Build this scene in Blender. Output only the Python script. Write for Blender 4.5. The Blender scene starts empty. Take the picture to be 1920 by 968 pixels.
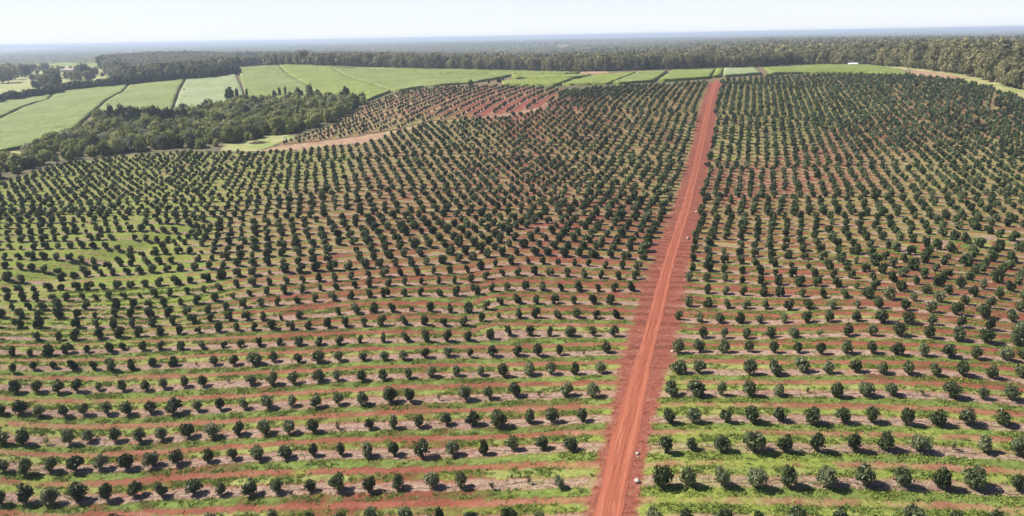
import bpy,bmesh,math,numpy as np
from mathutils import Matrix,Vector
EXPO=0.74
# ---- camera model in photo pixels (1920 x 968) ----
F=1297.0; CAMZ=50.0
PITCH=math.radians(17.78); ROLL=math.atan(36/1920)
def cam_axes():
    f=np.array([0,math.cos(PITCH),-math.sin(PITCH)]); r=np.array([1.0,0,0]); u=np.cross(r,f)
    c,s=math.cos(ROLL),math.sin(ROLL)
    # horizon climbs to the right in the picture: camera rolled clockwise
    r2=c*r-s*u; u2=c*u+s*r
    return r2,u2,f
CR,CU,CF=cam_axes()
CAM=np.array([0,0,CAMZ])
def ray(px,py):
    return CF+CR*((px-960)/F)+CU*(-(py-484)/F)
def proj(P):
    P=np.asarray(P,float)-CAM; d=P@CF
    return 960+F*(P@CR)/d, 484-F*(P@CU)/d, d
# terrain control points: photo pixel and depth along the lens axis
CP=[(1480,905,78),(1720,905,79),(1240,905,79),(760,908,91),(250,925,99),(1000,905,86),(30,930,100),
(1700,733,95),(1300,733,100),(700,708,120),(210,721,130),(1000,700,118),
(1680,619,113),(1340,620,134),(1000,620,142),(700,606,144),(240,614,153),(1880,620,110),
(1590,489,160),(1330,500,167),(1000,500,178),(620,526,178),(600,489,188),(200,500,192),(30,480,200),
(1900,430,178),(1330,430,200),(1000,420,212),(650,380,247),(250,400,238),
(1360,340,262),(1380,319,291),(640,319,301),(240,345,293),(60,350,290),(1000,320,297),(1600,320,262),
(1900,340,235),(1900,260,300),(1657,226,370),(1657,180,435),(1650,150,505),(1600,142,545),(1500,141,560),
(1360,195,402),(1340,152,519),(1150,190,425),(1150,158,530),(1380,240,350),
(1000,250,360),(1000,200,410),(1000,165,530),(800,250,360),(800,200,450),(800,168,560),(700,225,430),(640,262,365),
(300,290,350),(100,330,310),(300,250,440),(450,262,390),(560,220,500),(50,285,390),
(50,230,560),(200,180,720),(50,185,760),(250,155,850),(340,175,700),(440,130,950),(0,188,770),(560,180,640),(560,122,1050),
(700,170,640),(800,145,750),(900,133,900),(1100,135,800),(1300,133,700),(1500,125,720),(1700,134,560),(1800,150,470),(1900,172,410),
(60,155,1100),(130,130,1500),(150,121,1750),(330,128,1400),(300,106,2100),(200,112,2000),(60,124,2600),(150,123,2600),(-100,124,2600),(60,112,3400),(400,105,3000),(700,118,1400),(700,98,4000),(900,122,1300),(960,112,2000),
(1200,108,1700),(1200,90,2600),(1450,95,1500),(1450,78,2600),(1750,100,1000),(1750,75,2400),(1900,100,1000),(1900,75,2400),(1600,84,1900),
(2100,230,330),(2300,500,150),(2300,900,75),(-300,400,230),(-300,900,95),(-300,230,600),(-300,140,1500)]
def build_rbf():
    pts=[];z=[]
    for px,py,D in CP:
        p=CAM+D*ray(px,py); pts.append(p[:2]); z.append(p[2])
    for a,b,c in ((0,20,1),(60,0,3),(-80,20,-8),(0,-100,0),(150,-50,5),(-200,0,-10),(-600,100,-12),(600,100,2),(0,-600,0),(1500,500,0),(-1500,500,-10),(1200,2500,12),(-2500,2500,-18),(2600,1500,10)):
        pts.append((a,b)); z.append(c)
    return np.array(pts),np.array(z)
def warp(P):
    r=np.sqrt((P**2).sum(-1))+30
    return P/(r**0.5)[...,None]
def phi(r): return np.sqrt(r*r+1.5)
RP,RZ=build_rbf(); WP=warp(RP)
_A=phi(np.sqrt(((WP[:,None]-WP[None])**2).sum(-1)))
_n=len(WP); _M=np.zeros((_n+1,_n+1)); _M[:_n,:_n]=_A-np.eye(_n)*0.35; _M[_n,:_n]=1;_M[:_n,_n]=1
_W=np.linalg.solve(_M,np.append(RZ,0))
def sm(a,b,x):
    t=np.clip((x-a)/(b-a),0,1); return t*t*(3-2*t)
GA=None
def height(x,y):
    x=np.atleast_1d(np.asarray(x,float)); y=np.atleast_1d(np.asarray(y,float))
    sh=x.shape; P=np.stack([x.ravel(),y.ravel()],-1); out=np.empty(len(P))
    for i in range(0,len(P),60000):
        q=warp(P[i:i+60000]); d=np.sqrt(((q[:,None]-WP[None])**2).sum(-1))
        out[i:i+60000]=phi(d)@_W[:-1]+_W[-1]
    r=np.sqrt((P**2).sum(1))
    far=-20+12*np.sin(P[:,0]/2600+1)*np.sin(P[:,1]/3100)
    far=far+sm(16000,42000,r)*(36+5*np.sin(np.arctan2(P[:,0],P[:,1])*9+1)+3*np.sin(np.arctan2(P[:,0],P[:,1])*23))
    k=sm(2600,5000,r); out=out*(1-k)+far*k
    if GA is not None:
        (ax,ay),(bx,by)=GA; L=math.hypot(bx-ax,by-ay); ux,uy=(bx-ax)/L,(by-ay)/L
        t=(P[:,0]-ax)*ux+(P[:,1]-ay)*uy; d=(P[:,0]-ax)*-uy+(P[:,1]-ay)*ux
        w=sm(-60,20,t)*(1-sm(L-10,L+50,t))
        out=out-2.2*w*np.exp(-(d/7.0)**2)
    return out.reshape(sh)
def cast(px,py):
    """first hit of photo pixels on the terrain"""
    px=np.atleast_1d(np.asarray(px,float)); py=np.atleast_1d(np.asarray(py,float))
    R=CF[None]+CR[None]*((px-960)/F)[:,None]+CU[None]*(-(py-484)/F)[:,None]
    t=np.full(len(px),np.nan); ts=50*1.015**np.arange(0,440)
    P=CAM[None,None]+R[:,None]*ts[None,:,None]
    H=height(P[...,0],P[...,1]); below=P[...,2]<H
    out=np.zeros((len(px),3))
    for i in range(len(px)):
        w=np.nonzero(below[i])[0]; j=w[0] if len(w) else len(ts)-1
        if j==0: tt=ts[0]
        else:
            a=P[i,j-1,2]-H[i,j-1]; b=P[i,j,2]-H[i,j]; k=a/(a-b) if a!=b else 0
            tt=ts[j-1]+(ts[j]-ts[j-1])*min(max(k,0),1)
        out[i]=CAM+R[i]*tt
    out[:,2]=height(out[:,0],out[:,1])
    return out
_g=cast([60,300],[522,448]); GA=((_g[0,0],_g[0,1]),(_g[1,0],_g[1,1]))
# near orchard trees read off the photograph: (x, foot, height) in tiles of 480x328 px enlarged 2.952 times
T={0:{7:[(82,75,50),(170,80,38),(268,78,60),(375,62,55),(482,60,40),(600,62,58),(683,45,40),(795,48,50),(900,45,50),(1005,45,50),(1120,40,45),(1243,35,35),(1335,30,40)],
6:[(78,175,55),(192,155,48),(300,148,42),(410,152,55),(518,155,50),(618,160,75),(735,150,55),(848,135,50),(960,135,50),(1088,138,18),(1185,132,52),(1297,130,60),(1405,130,70)],
5:[(95,282,70),(208,278,58),(325,282,70),(435,275,70),(545,268,45),(685,272,62),(810,272,62),(910,262,60),(1020,252,65),(1130,248,62),(1262,232,35),(1395,240,60)],
4:[(12,400,60),(120,400,75),(220,410,65),(355,415,70),(470,405,70),(598,400,70),(713,405,78),(838,395,65),(968,400,90),(1098,385,60),(1222,380,70),(1358,372,70)],
3:[(20,565,65),(122,570,85),(258,570,50),(385,568,90),(500,550,70),(642,548,75),(780,555,78),(902,545,75),(1042,530,80),(1180,532,85),(1318,520,80)],
2:[(22,720,70),(150,735,95),(280,720,85),(422,715,85),(562,705,85),(702,702,95),(845,690,85),(985,680,85),(1150,670,80),(1288,655,65),(1410,645,60)],
1:[(10,900,80),(142,890,105),(288,900,95),(432,880,100),(598,880,105),(752,855,85),(900,855,90),(1075,840,85),(1222,850,80),(1385,850,95)],
0:[(180,1060,100),(635,1045,90),(1170,1035,90)]},
480:{7:[(20,25,50),(130,20,40),(240,22,50),(350,20,50),(465,18,45),(585,8,45)],
6:[(8,130,70),(98,115,60),(235,118,50),(345,118,72),(460,110,60),(592,105,45),(710,105,52),(820,100,52),(938,88,55),(1060,80,55),(1188,88,48),(1312,82,60)],
5:[(90,245,80),(207,235,70),(345,225,68),(452,215,65),(585,218,62),(710,212,58),(840,205,60),(967,195,62),(1105,190,60),(1240,188,52),(1372,192,75)],
4:[(68,370,80),(198,360,72),(332,365,78),(457,350,70),(592,350,78),(748,338,90),(852,335,75),(1017,325,50),(1160,325,90),(1290,318,80)],
3:[(47,515,85),(185,510,85),(317,500,85),(460,488,52),(632,485,60),(757,480,80),(902,475,70),(1053,460,70),(1200,468,80),(1342,475,105)],
2:[(15,655,80),(162,650,75),(318,632,75),(472,632,75),(612,640,90),(765,632,85),(925,640,105),(1090,630,85),(1257,628,85)],
1:[(122,835,85),(300,830,68),(458,825,105),(628,835,90),(790,815,85),(975,802,95),(1135,810,88),(1305,825,62)],
0:[(100,1015,95),(300,1020,75),(470,1010,80),(635,1005,95),(830,1005,95),(1010,1010,95),(1195,1020,90),(1395,1005,95)]},
960:{6:[(25,80,60),(142,82,75),(262,75,60),(400,78,35),(528,62,62)],
5:[(90,188,72),(217,182,68),(345,185,70),(490,175,68)],
4:[(18,305,80),(155,308,38),(295,305,80),(452,308,85)],
3:[(92,450,85),(222,448,90),(388,445,82)],
2:[(5,600,85),(165,600,80),(323,600,82)],
1:[(92,790,60),(265,815,75)],
0:[(5,1010,80),(150,1015,75)]}}
TR={960:{6:[(922,65,85),(1037,60,75),(1167,65,80),(1308,60,70)],
5:[(918,178,85),(1033,175,75),(1315,185,90)],
4:[(890,300,85),(1015,308,100),(1160,300,80),(1312,305,90)],
3:[(870,455,90),(1003,450,90),(1185,445,85),(1333,445,95)],
2:[(847,622,105),(995,600,70),(1163,610,90),(1335,605,115)],
1:[(825,805,130),(970,800,115),(1160,800,115),(1345,805,115)],
0:[(785,1025,105),(965,1015,105),(1160,1015,115),(1360,1015,85)]},
1440:{6:[(32,65,70),(160,65,65),(292,72,70),(435,70,80),(575,70,75),(712,78,75),(855,82,75),(1000,88,80),(1148,95,70),(1312,105,75),(1412,100,60)],
5:[(42,185,90),(182,170,85),(332,180,70),(482,172,75),(627,178,65),(780,182,80),(922,188,75),(1080,190,90),(1228,200,75),(1398,200,70)],
4:[(52,300,65),(222,285,25),(370,305,85),(535,300,80),(683,300,75),(850,300,45),(1013,310,95),(1185,318,65),(1342,325,85)],
3:[(68,440,80),(238,455,95),(412,450,90),(570,445,90),(765,460,100),(925,460,95),(1098,460,90),(1288,460,85)],
2:[(90,605,95),(272,605,105),(470,605,105),(640,600,105),(832,605,95),(1020,600,65),(1200,615,95),(1385,635,115)],
1:[(112,800,120),(332,800,120),(530,790,110),(740,805,115),(945,805,120),(1127,805,120),(1372,825,100)],
0:[(155,1030,125),(390,1010,100),(600,1050,60),(800,1020,120),(1030,1020,95),(1265,1030,100)]}}
TREES=[]   # px, py, h_px, row, side
for src,side in ((T,'left'),(TR,'right')):
    for ox,rows in src.items():
        for k,l in rows.items():
            for x,y,h in l: TREES.append((ox+x/2.952,640+y/2.952,h/2.952,k,side))
TREES=sorted(set(TREES))
ROADPX=[(1108,1130),(1142,968),(1150,904),(1165,850),(1178,800),(1216,640),(1251,500),(1284,400),(1308,300),(1329,200),(1343,151)]
EXTRA=[(1160,631,7),(1165,597,8),(1174,569,9),(1180,547,10),(1186,526,11),(1195,506,12),(1203,487,13),(1208,472,14),
(663,613,8),(700,586,9),(669,560,10),(667,540,11),(664,523,12),(661,504,13),(662,489,14),
(91,639,8),(81,614,9),(84,594,10),(1806,639,7),(1823,616,8),(1796,594,9),(1818,574,10),(1790,554,11)]
EXTRA2=[(1282,631,7),(1285,600,8),(1290,573,9),(1295,547,10),(1300,526,11),(1305,507,12),(1307,490,13),(1310,473,14),(1320,459,15),(1322,447,16),(1325,436,17),(1550,633,7),(1550,604,8),(1550,579,9),(1550,556,10),(1550,536,11),(1550,519,12),(1550,503,13),(1550,488,14),(1550,474,15),(1550,461,16),(1550,449,17),
(1210,459,15),(1214,447,16),(1219,436,17),(40,580,11),(40,565,12),(40,549,13),(40,528,14),(40,505,15),(40,486,16),(60,467,17),(70,453,18),(70,440,19),(70,428,20),
(1800,540,12),(1795,527,13),(1803,513,14),(1790,500,15),(1803,488,16),(1812,478,17),(660,472,15),(660,459,16),(660,445,17),(660,433,18),(660,424,19)]
TW=cast([t[0] for t in TREES],[t[1] for t in TREES]); ROADW=cast([p[0] for p in ROADPX],[p[1] for p in ROADPX]); EW=cast([p[0] for p in EXTRA],[p[1] for p in EXTRA])
# row number as a smooth function of the ground position, fitted to the rows read off the photograph
def basis(x,y):
    x=np.asarray(x)/100.0; y=np.asarray(y)/100.0
    return np.stack([np.ones_like(x),x,y,x*x,x*y,y*y,x**3,x*x*y,x*y*y,y**3],-1)
_X=np.concatenate([TW[:,0],EW[:,0]]); _Y=np.concatenate([TW[:,1],EW[:,1]]); _V=np.concatenate([[t[3] for t in TREES],[e[2] for e in EXTRA]]).astype(float)
_w=np.concatenate([np.ones(len(TW)),np.full(len(EW),2.0)])
_B=basis(_X,_Y); _reg=np.diag([0,0,0,.05,.05,.05,.5,.5,.5,.5])
_C=np.linalg.solve((_B*_w[:,None]).T@_B+_reg,(_B*_w[:,None]).T@_V)
E2W=cast([p[0] for p in EXTRA2],[p[1] for p in EXTRA2])
def rowv0(x,y):
    x=np.asarray(x,float); y=np.asarray(y,float)
    xc=np.clip(x,-100,85); yc=np.clip(y,58,165-np.clip(x,0,60)*.4); e=2.0
    v=basis(xc,yc)@_C
    gx=(basis(xc+e,yc)@_C-basis(xc-e,yc)@_C)/(2*e)
    return v+np.clip(gx,-.012,.05)*(x-xc)+.150*(y-yc)
_X2=np.concatenate([_X,E2W[:,0]]); _Y2=np.concatenate([_Y,E2W[:,1]]); _R=np.concatenate([_V,[float(e[2]) for e in EXTRA2]])-rowv0(_X2,_Y2)
_sx=np.concatenate([np.full(len(_X),11.0),np.full(len(E2W),18.0)]); _sy=np.concatenate([np.full(len(_X),4.2),np.full(len(E2W),6.0)])
def corr(x,y):
    sh=np.shape(x); x=np.ravel(x); y=np.ravel(y); out=np.zeros(len(x))
    m=np.nonzero((y>30)&(y<320)&(abs(x)<260))[0]
    for i in range(0,len(m),40000):
        q=m[i:i+40000]; w=np.exp(-((x[q,None]-_X2)/_sx)**2-((y[q,None]-_Y2)/_sy)**2)+2e-5*np.exp(-((x[q,None]-_X2)/55)**2-((y[q,None]-_Y2)/35)**2)
        out[q]=(w@_R)/(w.sum(1)+1e-4)
    return out.reshape(sh)
def rowv(x,y): return rowv0(x,y)+corr(x,y)
import random
rng=np.random.default_rng(7); random.seed(7)
sc=bpy.context.scene; COL=sc.collection
# ---------------------------------------------------------------- helpers
def tag(o,label=None,cat=None,group=None,kind=None):
    if label: o['label']=label
    if cat: o['category']=cat
    if group: o['group']=group
    if kind: o['kind']=kind
    return o
def mesh(name,V,Fq,mats,mi=None,attrs=None,smooth=False):
    """V (n,3); Fq (m,4) quads, or a list of faces of any size"""
    me=bpy.data.meshes.new(name); V=np.asarray(V,np.float32)
    if isinstance(Fq,np.ndarray):
        m,k=Fq.shape
        me.vertices.add(len(V)); me.vertices.foreach_set('co',V.ravel())
        me.loops.add(m*k); me.loops.foreach_set('vertex_index',Fq.astype(np.int32).ravel())
        me.polygons.add(m); me.polygons.foreach_set('loop_start',np.arange(0,m*k,k,dtype=np.int32))
        me.polygons.foreach_set('loop_total',np.full(m,k,np.int32))
    else: me.from_pydata([tuple(map(float,v)) for v in V],[],[tuple(int(i) for i in f) for f in Fq])
    if mi is not None: me.polygons.foreach_set('material_index',np.asarray(mi,np.int32))
    for mt in (mats if isinstance(mats,(list,tuple)) else [mats]): me.materials.append(mt)
    for k,a in (attrs or {}).items():
        at=me.attributes.new(k,'FLOAT','POINT'); at.data.foreach_set('value',np.asarray(a,np.float32))
    me.update(calc_edges=True)
    if smooth: me.polygons.foreach_set('use_smooth',np.ones(len(me.polygons),bool))
    return me
def link(name,me,parent=None,loc=None,rz=0,scale=None):
    o=bpy.data.objects.new(name,me); COL.objects.link(o)
    if parent: o.parent=parent
    if loc is not None: o.location=[float(v) for v in loc]
    if rz: o.rotation_euler[2]=float(rz)
    if scale is not None: o.scale=[float(v) for v in scale]
    return o
def hsh(ix,iy,s=0):
    n=(ix.astype(np.int64)*374761393+iy.astype(np.int64)*668265263+s*974711)&0xffffffff
    n=((n^(n>>13))*1274126177)&0xffffffff
    return ((n^(n>>16))&0xffff)/65535.0
def vnoise(x,y,s=0):
    x=np.asarray(x,float);y=np.asarray(y,float)
    ix=np.floor(x);iy=np.floor(y);fx=x-ix;fy=y-iy;fx=fx*fx*(3-2*fx);fy=fy*fy*(3-2*fy)
    a=hsh(ix,iy,s);b=hsh(ix+1,iy,s);c=hsh(ix,iy+1,s);d=hsh(ix+1,iy+1,s)
    return (a*(1-fx)+b*fx)*(1-fy)+(c*(1-fx)+d*fx)*fy
def pworld(poly): return cast([p[0] for p in poly],[p[1] for p in poly])[:,:2]
def densify(poly,n=6):
    out=[]
    for i in range(len(poly)):
        a=poly[i];b=poly[(i+1)%len(poly)]
        L=math.hypot(b[0]-a[0],b[1]-a[1]); k=max(1,min(n,int(L/15)))
        out+=[(a[0]+(b[0]-a[0])*j/k,a[1]+(b[1]-a[1])*j/k) for j in range(k)]
    return out
def sdist(x,y,P,want_near=False):
    """signed distance to polygon P, positive inside"""
    x=np.asarray(x,float);y=np.asarray(y,float); sh=x.shape;x=x.ravel();y=y.ravel()
    ins=np.zeros(len(x),bool);best=np.full(len(x),1e18);nx=x.copy();ny=y.copy()
    for i in range(len(P)):
        ax,ay=P[i];bx,by=P[(i+1)%len(P)]
        if ay!=by:
            c=((ay>y)!=(by>y))&(x<(bx-ax)*(y-ay)/(by-ay)+ax); ins^=c
        L=(bx-ax)**2+(by-ay)**2+1e-9
        t=np.clip(((x-ax)*(bx-ax)+(y-ay)*(by-ay))/L,0,1); qx=ax+t*(bx-ax);qy=ay+t*(by-ay)
        d=(x-qx)**2+(y-qy)**2; m=d<best; best[m]=d[m];nx[m]=qx[m];ny[m]=qy[m]
    s=np.sqrt(best)*np.where(ins,1,-1)
    return (s.reshape(sh),nx.reshape(sh),ny.reshape(sh)) if want_near else s.reshape(sh)
# ---------------------------------------------------------------- materials
class NT:
    def __init__(s,name,world=False):
        s.m=bpy.data.materials.new(name); s.m.use_nodes=True; s.t=s.m.node_tree; s.t.nodes.clear()
        s.out=s.n('ShaderNodeOutputMaterial'); s.b=s.n('ShaderNodeBsdfPrincipled'); s.l(s.b.outputs[0],s.out.inputs[0])
        s.geo=s.n('ShaderNodeNewGeometry').outputs['Position']
    def n(s,t): return s.t.nodes.new(t)
    def l(s,a,b): s.t.links.new(a,b)
    def put(s,sock,v):
        if isinstance(v,(int,float)): sock.default_value=v
        elif isinstance(v,tuple): sock.default_value=(v+(1,))[:4] if len(sock.default_value)==4 else v[:3]
        else: s.l(v,sock)
    def math(s,op,a,b=0,c=0,clamp=False):
        n=s.n('ShaderNodeMath'); n.operation=op; n.use_clamp=clamp
        s.put(n.inputs[0],a); s.put(n.inputs[1],b); s.put(n.inputs[2],c); return n.outputs[0]
    def step(s,v,a,b,lo=0,hi=1):
        n=s.n('ShaderNodeMapRange'); n.interpolation_type='SMOOTHSTEP'; s.put(n.inputs[0],v)
        s.put(n.inputs[1],a);s.put(n.inputs[2],b);s.put(n.inputs[3],lo);s.put(n.inputs[4],hi); return n.outputs[0]
    def mix(s,f,a,b,mode='MIX'):
        n=s.n('ShaderNodeMix'); n.data_type='RGBA'; n.blend_type=mode
        s.put(n.inputs[0],f); s.put(n.inputs[6],a); s.put(n.inputs[7],b); return n.outputs[2]
    def noise(s,scale,detail=3,rough=.55,vec=None,stretch=None,off=0):
        n=s.n('ShaderNodeTexNoise'); n.inputs['Scale'].default_value=scale; n.inputs['Detail'].default_value=detail; n.inputs['Roughness'].default_value=rough
        v=s.geo if vec is None else vec
        if stretch or off:
            m=s.n('ShaderNodeMapping'); s.l(v,m.inputs[0]); m.inputs['Scale'].default_value=stretch or (1,1,1); m.inputs['Location'].default_value=(off,off*.7,0); v=m.outputs[0]
        s.l(v,n.inputs['Vector']); return n.outputs[0]
    def attr(s,name):
        n=s.n('ShaderNodeAttribute'); n.attribute_name=name; return n.outputs['Fac']
    def comb(s,x,y,z=0):
        n=s.n('ShaderNodeCombineXYZ'); s.put(n.inputs[0],x);s.put(n.inputs[1],y);s.put(n.inputs[2],z); return n.outputs[0]
    def bump(s,h,strength=.5,dist=.1):
        n=s.n('ShaderNodeBump'); n.inputs['Strength'].default_value=strength; n.inputs['Distance'].default_value=dist; s.l(h,n.inputs['Height']); s.l(n.outputs[0],s.b.inputs['Normal'])
    def fin(s,col,rough=.9,spec=.2):
        s.put(s.b.inputs['Base Color'],col); s.put(s.b.inputs['Roughness'],rough); s.b.inputs['Specular IOR Level'].default_value=spec; return s.m
def plain(name,c,rough=.8,var=.12,scale=6,spec=.3,metal=0):
    t=NT(name); n=t.noise(scale,4,vec=None)
    f=t.step(n,.3,.7); a=tuple(v*(1-var) for v in c);b=tuple(min(1,v*(1+var)) for v in c)
    t.b.inputs['Metallic'].default_value=metal
    return t.fin(t.mix(f,a,b),rough,spec)
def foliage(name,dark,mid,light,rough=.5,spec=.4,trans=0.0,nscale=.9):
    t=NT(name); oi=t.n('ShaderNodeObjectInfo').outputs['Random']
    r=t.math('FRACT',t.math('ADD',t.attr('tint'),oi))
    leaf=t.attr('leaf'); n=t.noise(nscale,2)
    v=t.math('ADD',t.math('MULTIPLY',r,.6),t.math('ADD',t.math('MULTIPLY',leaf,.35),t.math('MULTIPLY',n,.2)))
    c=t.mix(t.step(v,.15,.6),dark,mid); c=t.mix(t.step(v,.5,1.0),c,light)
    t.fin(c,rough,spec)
    if trans:
        tr=t.n('ShaderNodeBsdfTranslucent'); t.l(c,tr.inputs[0]); mx=t.n('ShaderNodeMixShader'); mx.inputs[0].default_value=trans
        t.l(t.b.outputs[0],mx.inputs[1]); t.l(tr.outputs[0],mx.inputs[2]); t.l(mx.outputs[0],t.out.inputs[0])
    return t.m
RED_D=(.185,.058,.036); RED_L=(.275,.092,.057); MULCH=(.37,.26,.19)
def ground_material():
    t=NT('soil_and_grass')
    v=t.attr('rowv'); rd=t.math('ABSOLUTE',t.attr('roadd')); rs=t.attr('roadd')
    mo=t.attr('m_orch'); mp=t.attr('m_past'); mb=t.attr('m_bare'); gn=t.attr('green')
    n_big=t.noise(.045,3); n_mid=t.noise(.28,4); n_sm=t.noise(1.6,4,.65); n_f=t.noise(5.5,3,.7)
    n_row=t.noise(1,4,.6,vec=t.comb(t.math('MULTIPLY',t.attr('rowu'),.16),t.math('MULTIPLY',v,3.2)))
    n_row2=t.noise(1,3,.6,vec=t.comb(t.math('MULTIPLY',t.attr('rowu'),.05),t.math('MULTIPLY',v,.9),4.0))
    wob=t.math('ADD',t.math('MULTIPLY',t.math('SUBTRACT',n_mid,.5),.24),t.math('MULTIPLY',t.math('SUBTRACT',n_sm,.5),.24))
    fr=t.math('FRACT',t.math('ADD',t.math('ADD',v,wob),10))
    def band(a,b,s=.035):
        return t.math('MULTIPLY',t.step(fr,a-s,a+s),t.step(fr,b+s,b-s))
    g1=band(.24,.46); g2=band(.66,.90)
    mul=t.math('MAXIMUM',t.step(fr,.24,.15),t.step(fr,.885,.93))
    soil=t.mix(t.step(t.math('ADD',t.math('MULTIPLY',n_sm,.5),t.math('MULTIPLY',n_mid,.5)),.35,.65),RED_D,RED_L)
    drysoil=t.mix(t.step(n_sm,.3,.7),(.27,.185,.085),(.37,.29,.135))
    soil=t.mix(t.math('MULTIPLY',t.step(gn,.40,.60),t.step(n_mid,.35,.6,.35,.95)),soil,drysoil)
    # wheel lines along the rows in the bare band
    tr=t.math('ADD',t.math('MULTIPLY',n_row,.6),t.math('MULTIPLY',n_f,.4))
    soil=t.mix(t.step(tr,.52,.64,0,.5),soil,(.39,.20,.14))
    soil=t.mix(t.step(n_row,.45,.36,0,.45),soil,(.17,.045,.03))
    mcol=t.mix(t.step(t.math('ADD',t.math('MULTIPLY',n_sm,.55),t.math('MULTIPLY',n_f,.45)),.42,.57),(.215,.125,.09),MULCH)
    mcol=t.mix(t.step(n_mid,.55,.68,0,.55),mcol,soil)
    base=t.mix(t.math('MULTIPLY',mul,t.step(n_row,.25,.42)),soil,mcol)
    gl=t.mix(t.step(n_sm,.3,.7),(.140,.178,.030),(.27,.30,.066)); gd=t.mix(t.step(n_sm,.3,.7),(.090,.130,.028),(.190,.228,.056))
    dry=t.mix(n_f,(.30,.26,.12),(.42,.36,.19))
    # how green: row noise against the local greenness
    thr=t.math('SUBTRACT',.955,gn)
    cov=t.math('ADD',t.math('MULTIPLY',n_row2,.45),t.math('ADD',t.math('MULTIPLY',n_mid,.35),t.math('MULTIPLY',n_f,.3)))
    cg=t.step(cov,t.math('SUBTRACT',thr,.10),t.math('ADD',thr,.06))
    base=t.mix(t.math('MULTIPLY',g1,cg),base,t.mix(t.step(n_row2,.4,.6,0,.35),gl,dry))
    base=t.mix(t.math('MULTIPLY',g2,cg),base,t.mix(t.step(n_mid,.55,.75,0,.3),gd,dry))
    # scattered weeds in the bare band
    wd=t.math('MULTIPLY',t.step(cov,t.math('ADD',thr,.13),t.math('ADD',thr,.20)),t.math('SUBTRACT',1,t.math('MULTIPLY',mul,.55)))
    base=t.mix(wd,base,gl)
    # road corridor: bare red earth with ragged edges
    edge=t.math('ADD',rd,t.math('ADD',t.math('MULTIPLY',t.math('SUBTRACT',n_mid,.5),3.6),t.math('MULTIPLY',t.math('SUBTRACT',n_sm,.5),2.4)))
    shoulder=t.mix(t.step(n_sm,.35,.65),(.195,.060,.038),(.27,.090,.060))
    shoulder=t.mix(t.step(t.noise(.5,4,.7,off=31),.52,.68,0,.6),shoulder,(.31,.155,.11))
    shoulder=t.mix(t.step(t.noise(.9,4,.7,off=77),.63,.70,0,.8),shoulder,gl)
    edge=t.math('ADD',edge,t.math('MULTIPLY',t.step(rs,1,-1),.9))
    base=t.mix(t.step(edge,6.2,4.2),base,shoulder)
    orch=base
    # pasture, bare pink ground, bush floor
    past=t.mix(t.step(t.math('ADD',t.math('MULTIPLY',n_big,.6),t.math('MULTIPLY',n_mid,.4)),.38,.6),(.26,.30,.09),(.42,.37,.18))
    bare=t.mix(t.step(n_mid,.35,.65),(.33,.19,.12),(.42,.29,.18))
    bare=t.mix(t.step(t.math('ADD',n_mid,t.math('MULTIPLY',n_big,.7)),.92,1.05,0,.85),bare,(.30,.31,.10))
    floor=t.mix(t.step(n_mid,.35,.65),(.10,.085,.05),(.19,.17,.085))
    w4=t.math('MULTIPLY',t.math('SUBTRACT',n_mid,.5),7)
    floor=t.mix(t.step(t.attr('m_gap'),-1,1),floor,t.mix(t.step(n_sm,.35,.65),(.15,.105,.06),(.24,.18,.10)))  # soil between cane fields, its colour darkened to stand for the cane's shade
    c=t.mix(t.step(t.math('ADD',mp,w4),-1.5,1.5),floor,past)
    c=t.mix(t.step(t.math('ADD',mb,w4),-1.2,1.2),c,bare)
    c=t.mix(t.step(t.math('ADD',mo,w4),-1.2,1.2),c,orch)
    t.bump(t.math('ADD',t.math('MULTIPLY',n_f,.5),t.math('ADD',t.math('MULTIPLY',n_sm,.7),t.math('MULTIPLY',t.math('MULTIPLY',t.math('MAXIMUM',g1,g2),cg),.8))),.9,.22)
    return t.fin(c,.95,.08)
def road_material():
    t=NT('red_track'); u=t.attr('across'); w=t.attr('along')
    n1=t.noise(1,4,.6,vec=t.comb(t.math('MULTIPLY',u,5.0),t.math('MULTIPLY',w,.10))); n2=t.noise(1,4,.65,vec=t.comb(t.math('MULTIPLY',u,1.4),t.math('MULTIPLY',w,.12),3.0)); n3=t.noise(2.2,4,.65)
    c=t.mix(t.step(n1,.36,.62),(.235,.068,.038),(.315,.100,.058))
    c=t.mix(t.step(n2,.52,.68,0,.8),c,(.37,.14,.088))
    c=t.mix(t.step(n3,.56,.72,0,.45),c,(.24,.07,.045))
    ua=t.math('ABSOLUTE',t.math('SUBTRACT',t.math('ABSOLUTE',u),.95))
    c=t.mix(t.step(t.math('ADD',ua,t.math('MULTIPLY',t.math('SUBTRACT',n2,.5),.8)),.42,.1,0,.55),c,(.39,.135,.078))
    ta=t.math('ABSOLUTE',t.math('SUBTRACT',u,t.math('ADD',-.45,t.math('MULTIPLY',t.math('SUBTRACT',t.noise(.05,2),.5),2.4))))
    c=t.mix(t.step(ta,.16,.06,0,.5),c,(.22,.07,.045))
    c=t.mix(t.step(t.noise(.35,4,.7,off=13),.54,.66,0,.5),c,(.25,.083,.052))
    t.bump(t.math('ADD',n1,t.math('MULTIPLY',n3,.6)),.8,.15)
    return t.fin(c,.95,.08)
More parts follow.
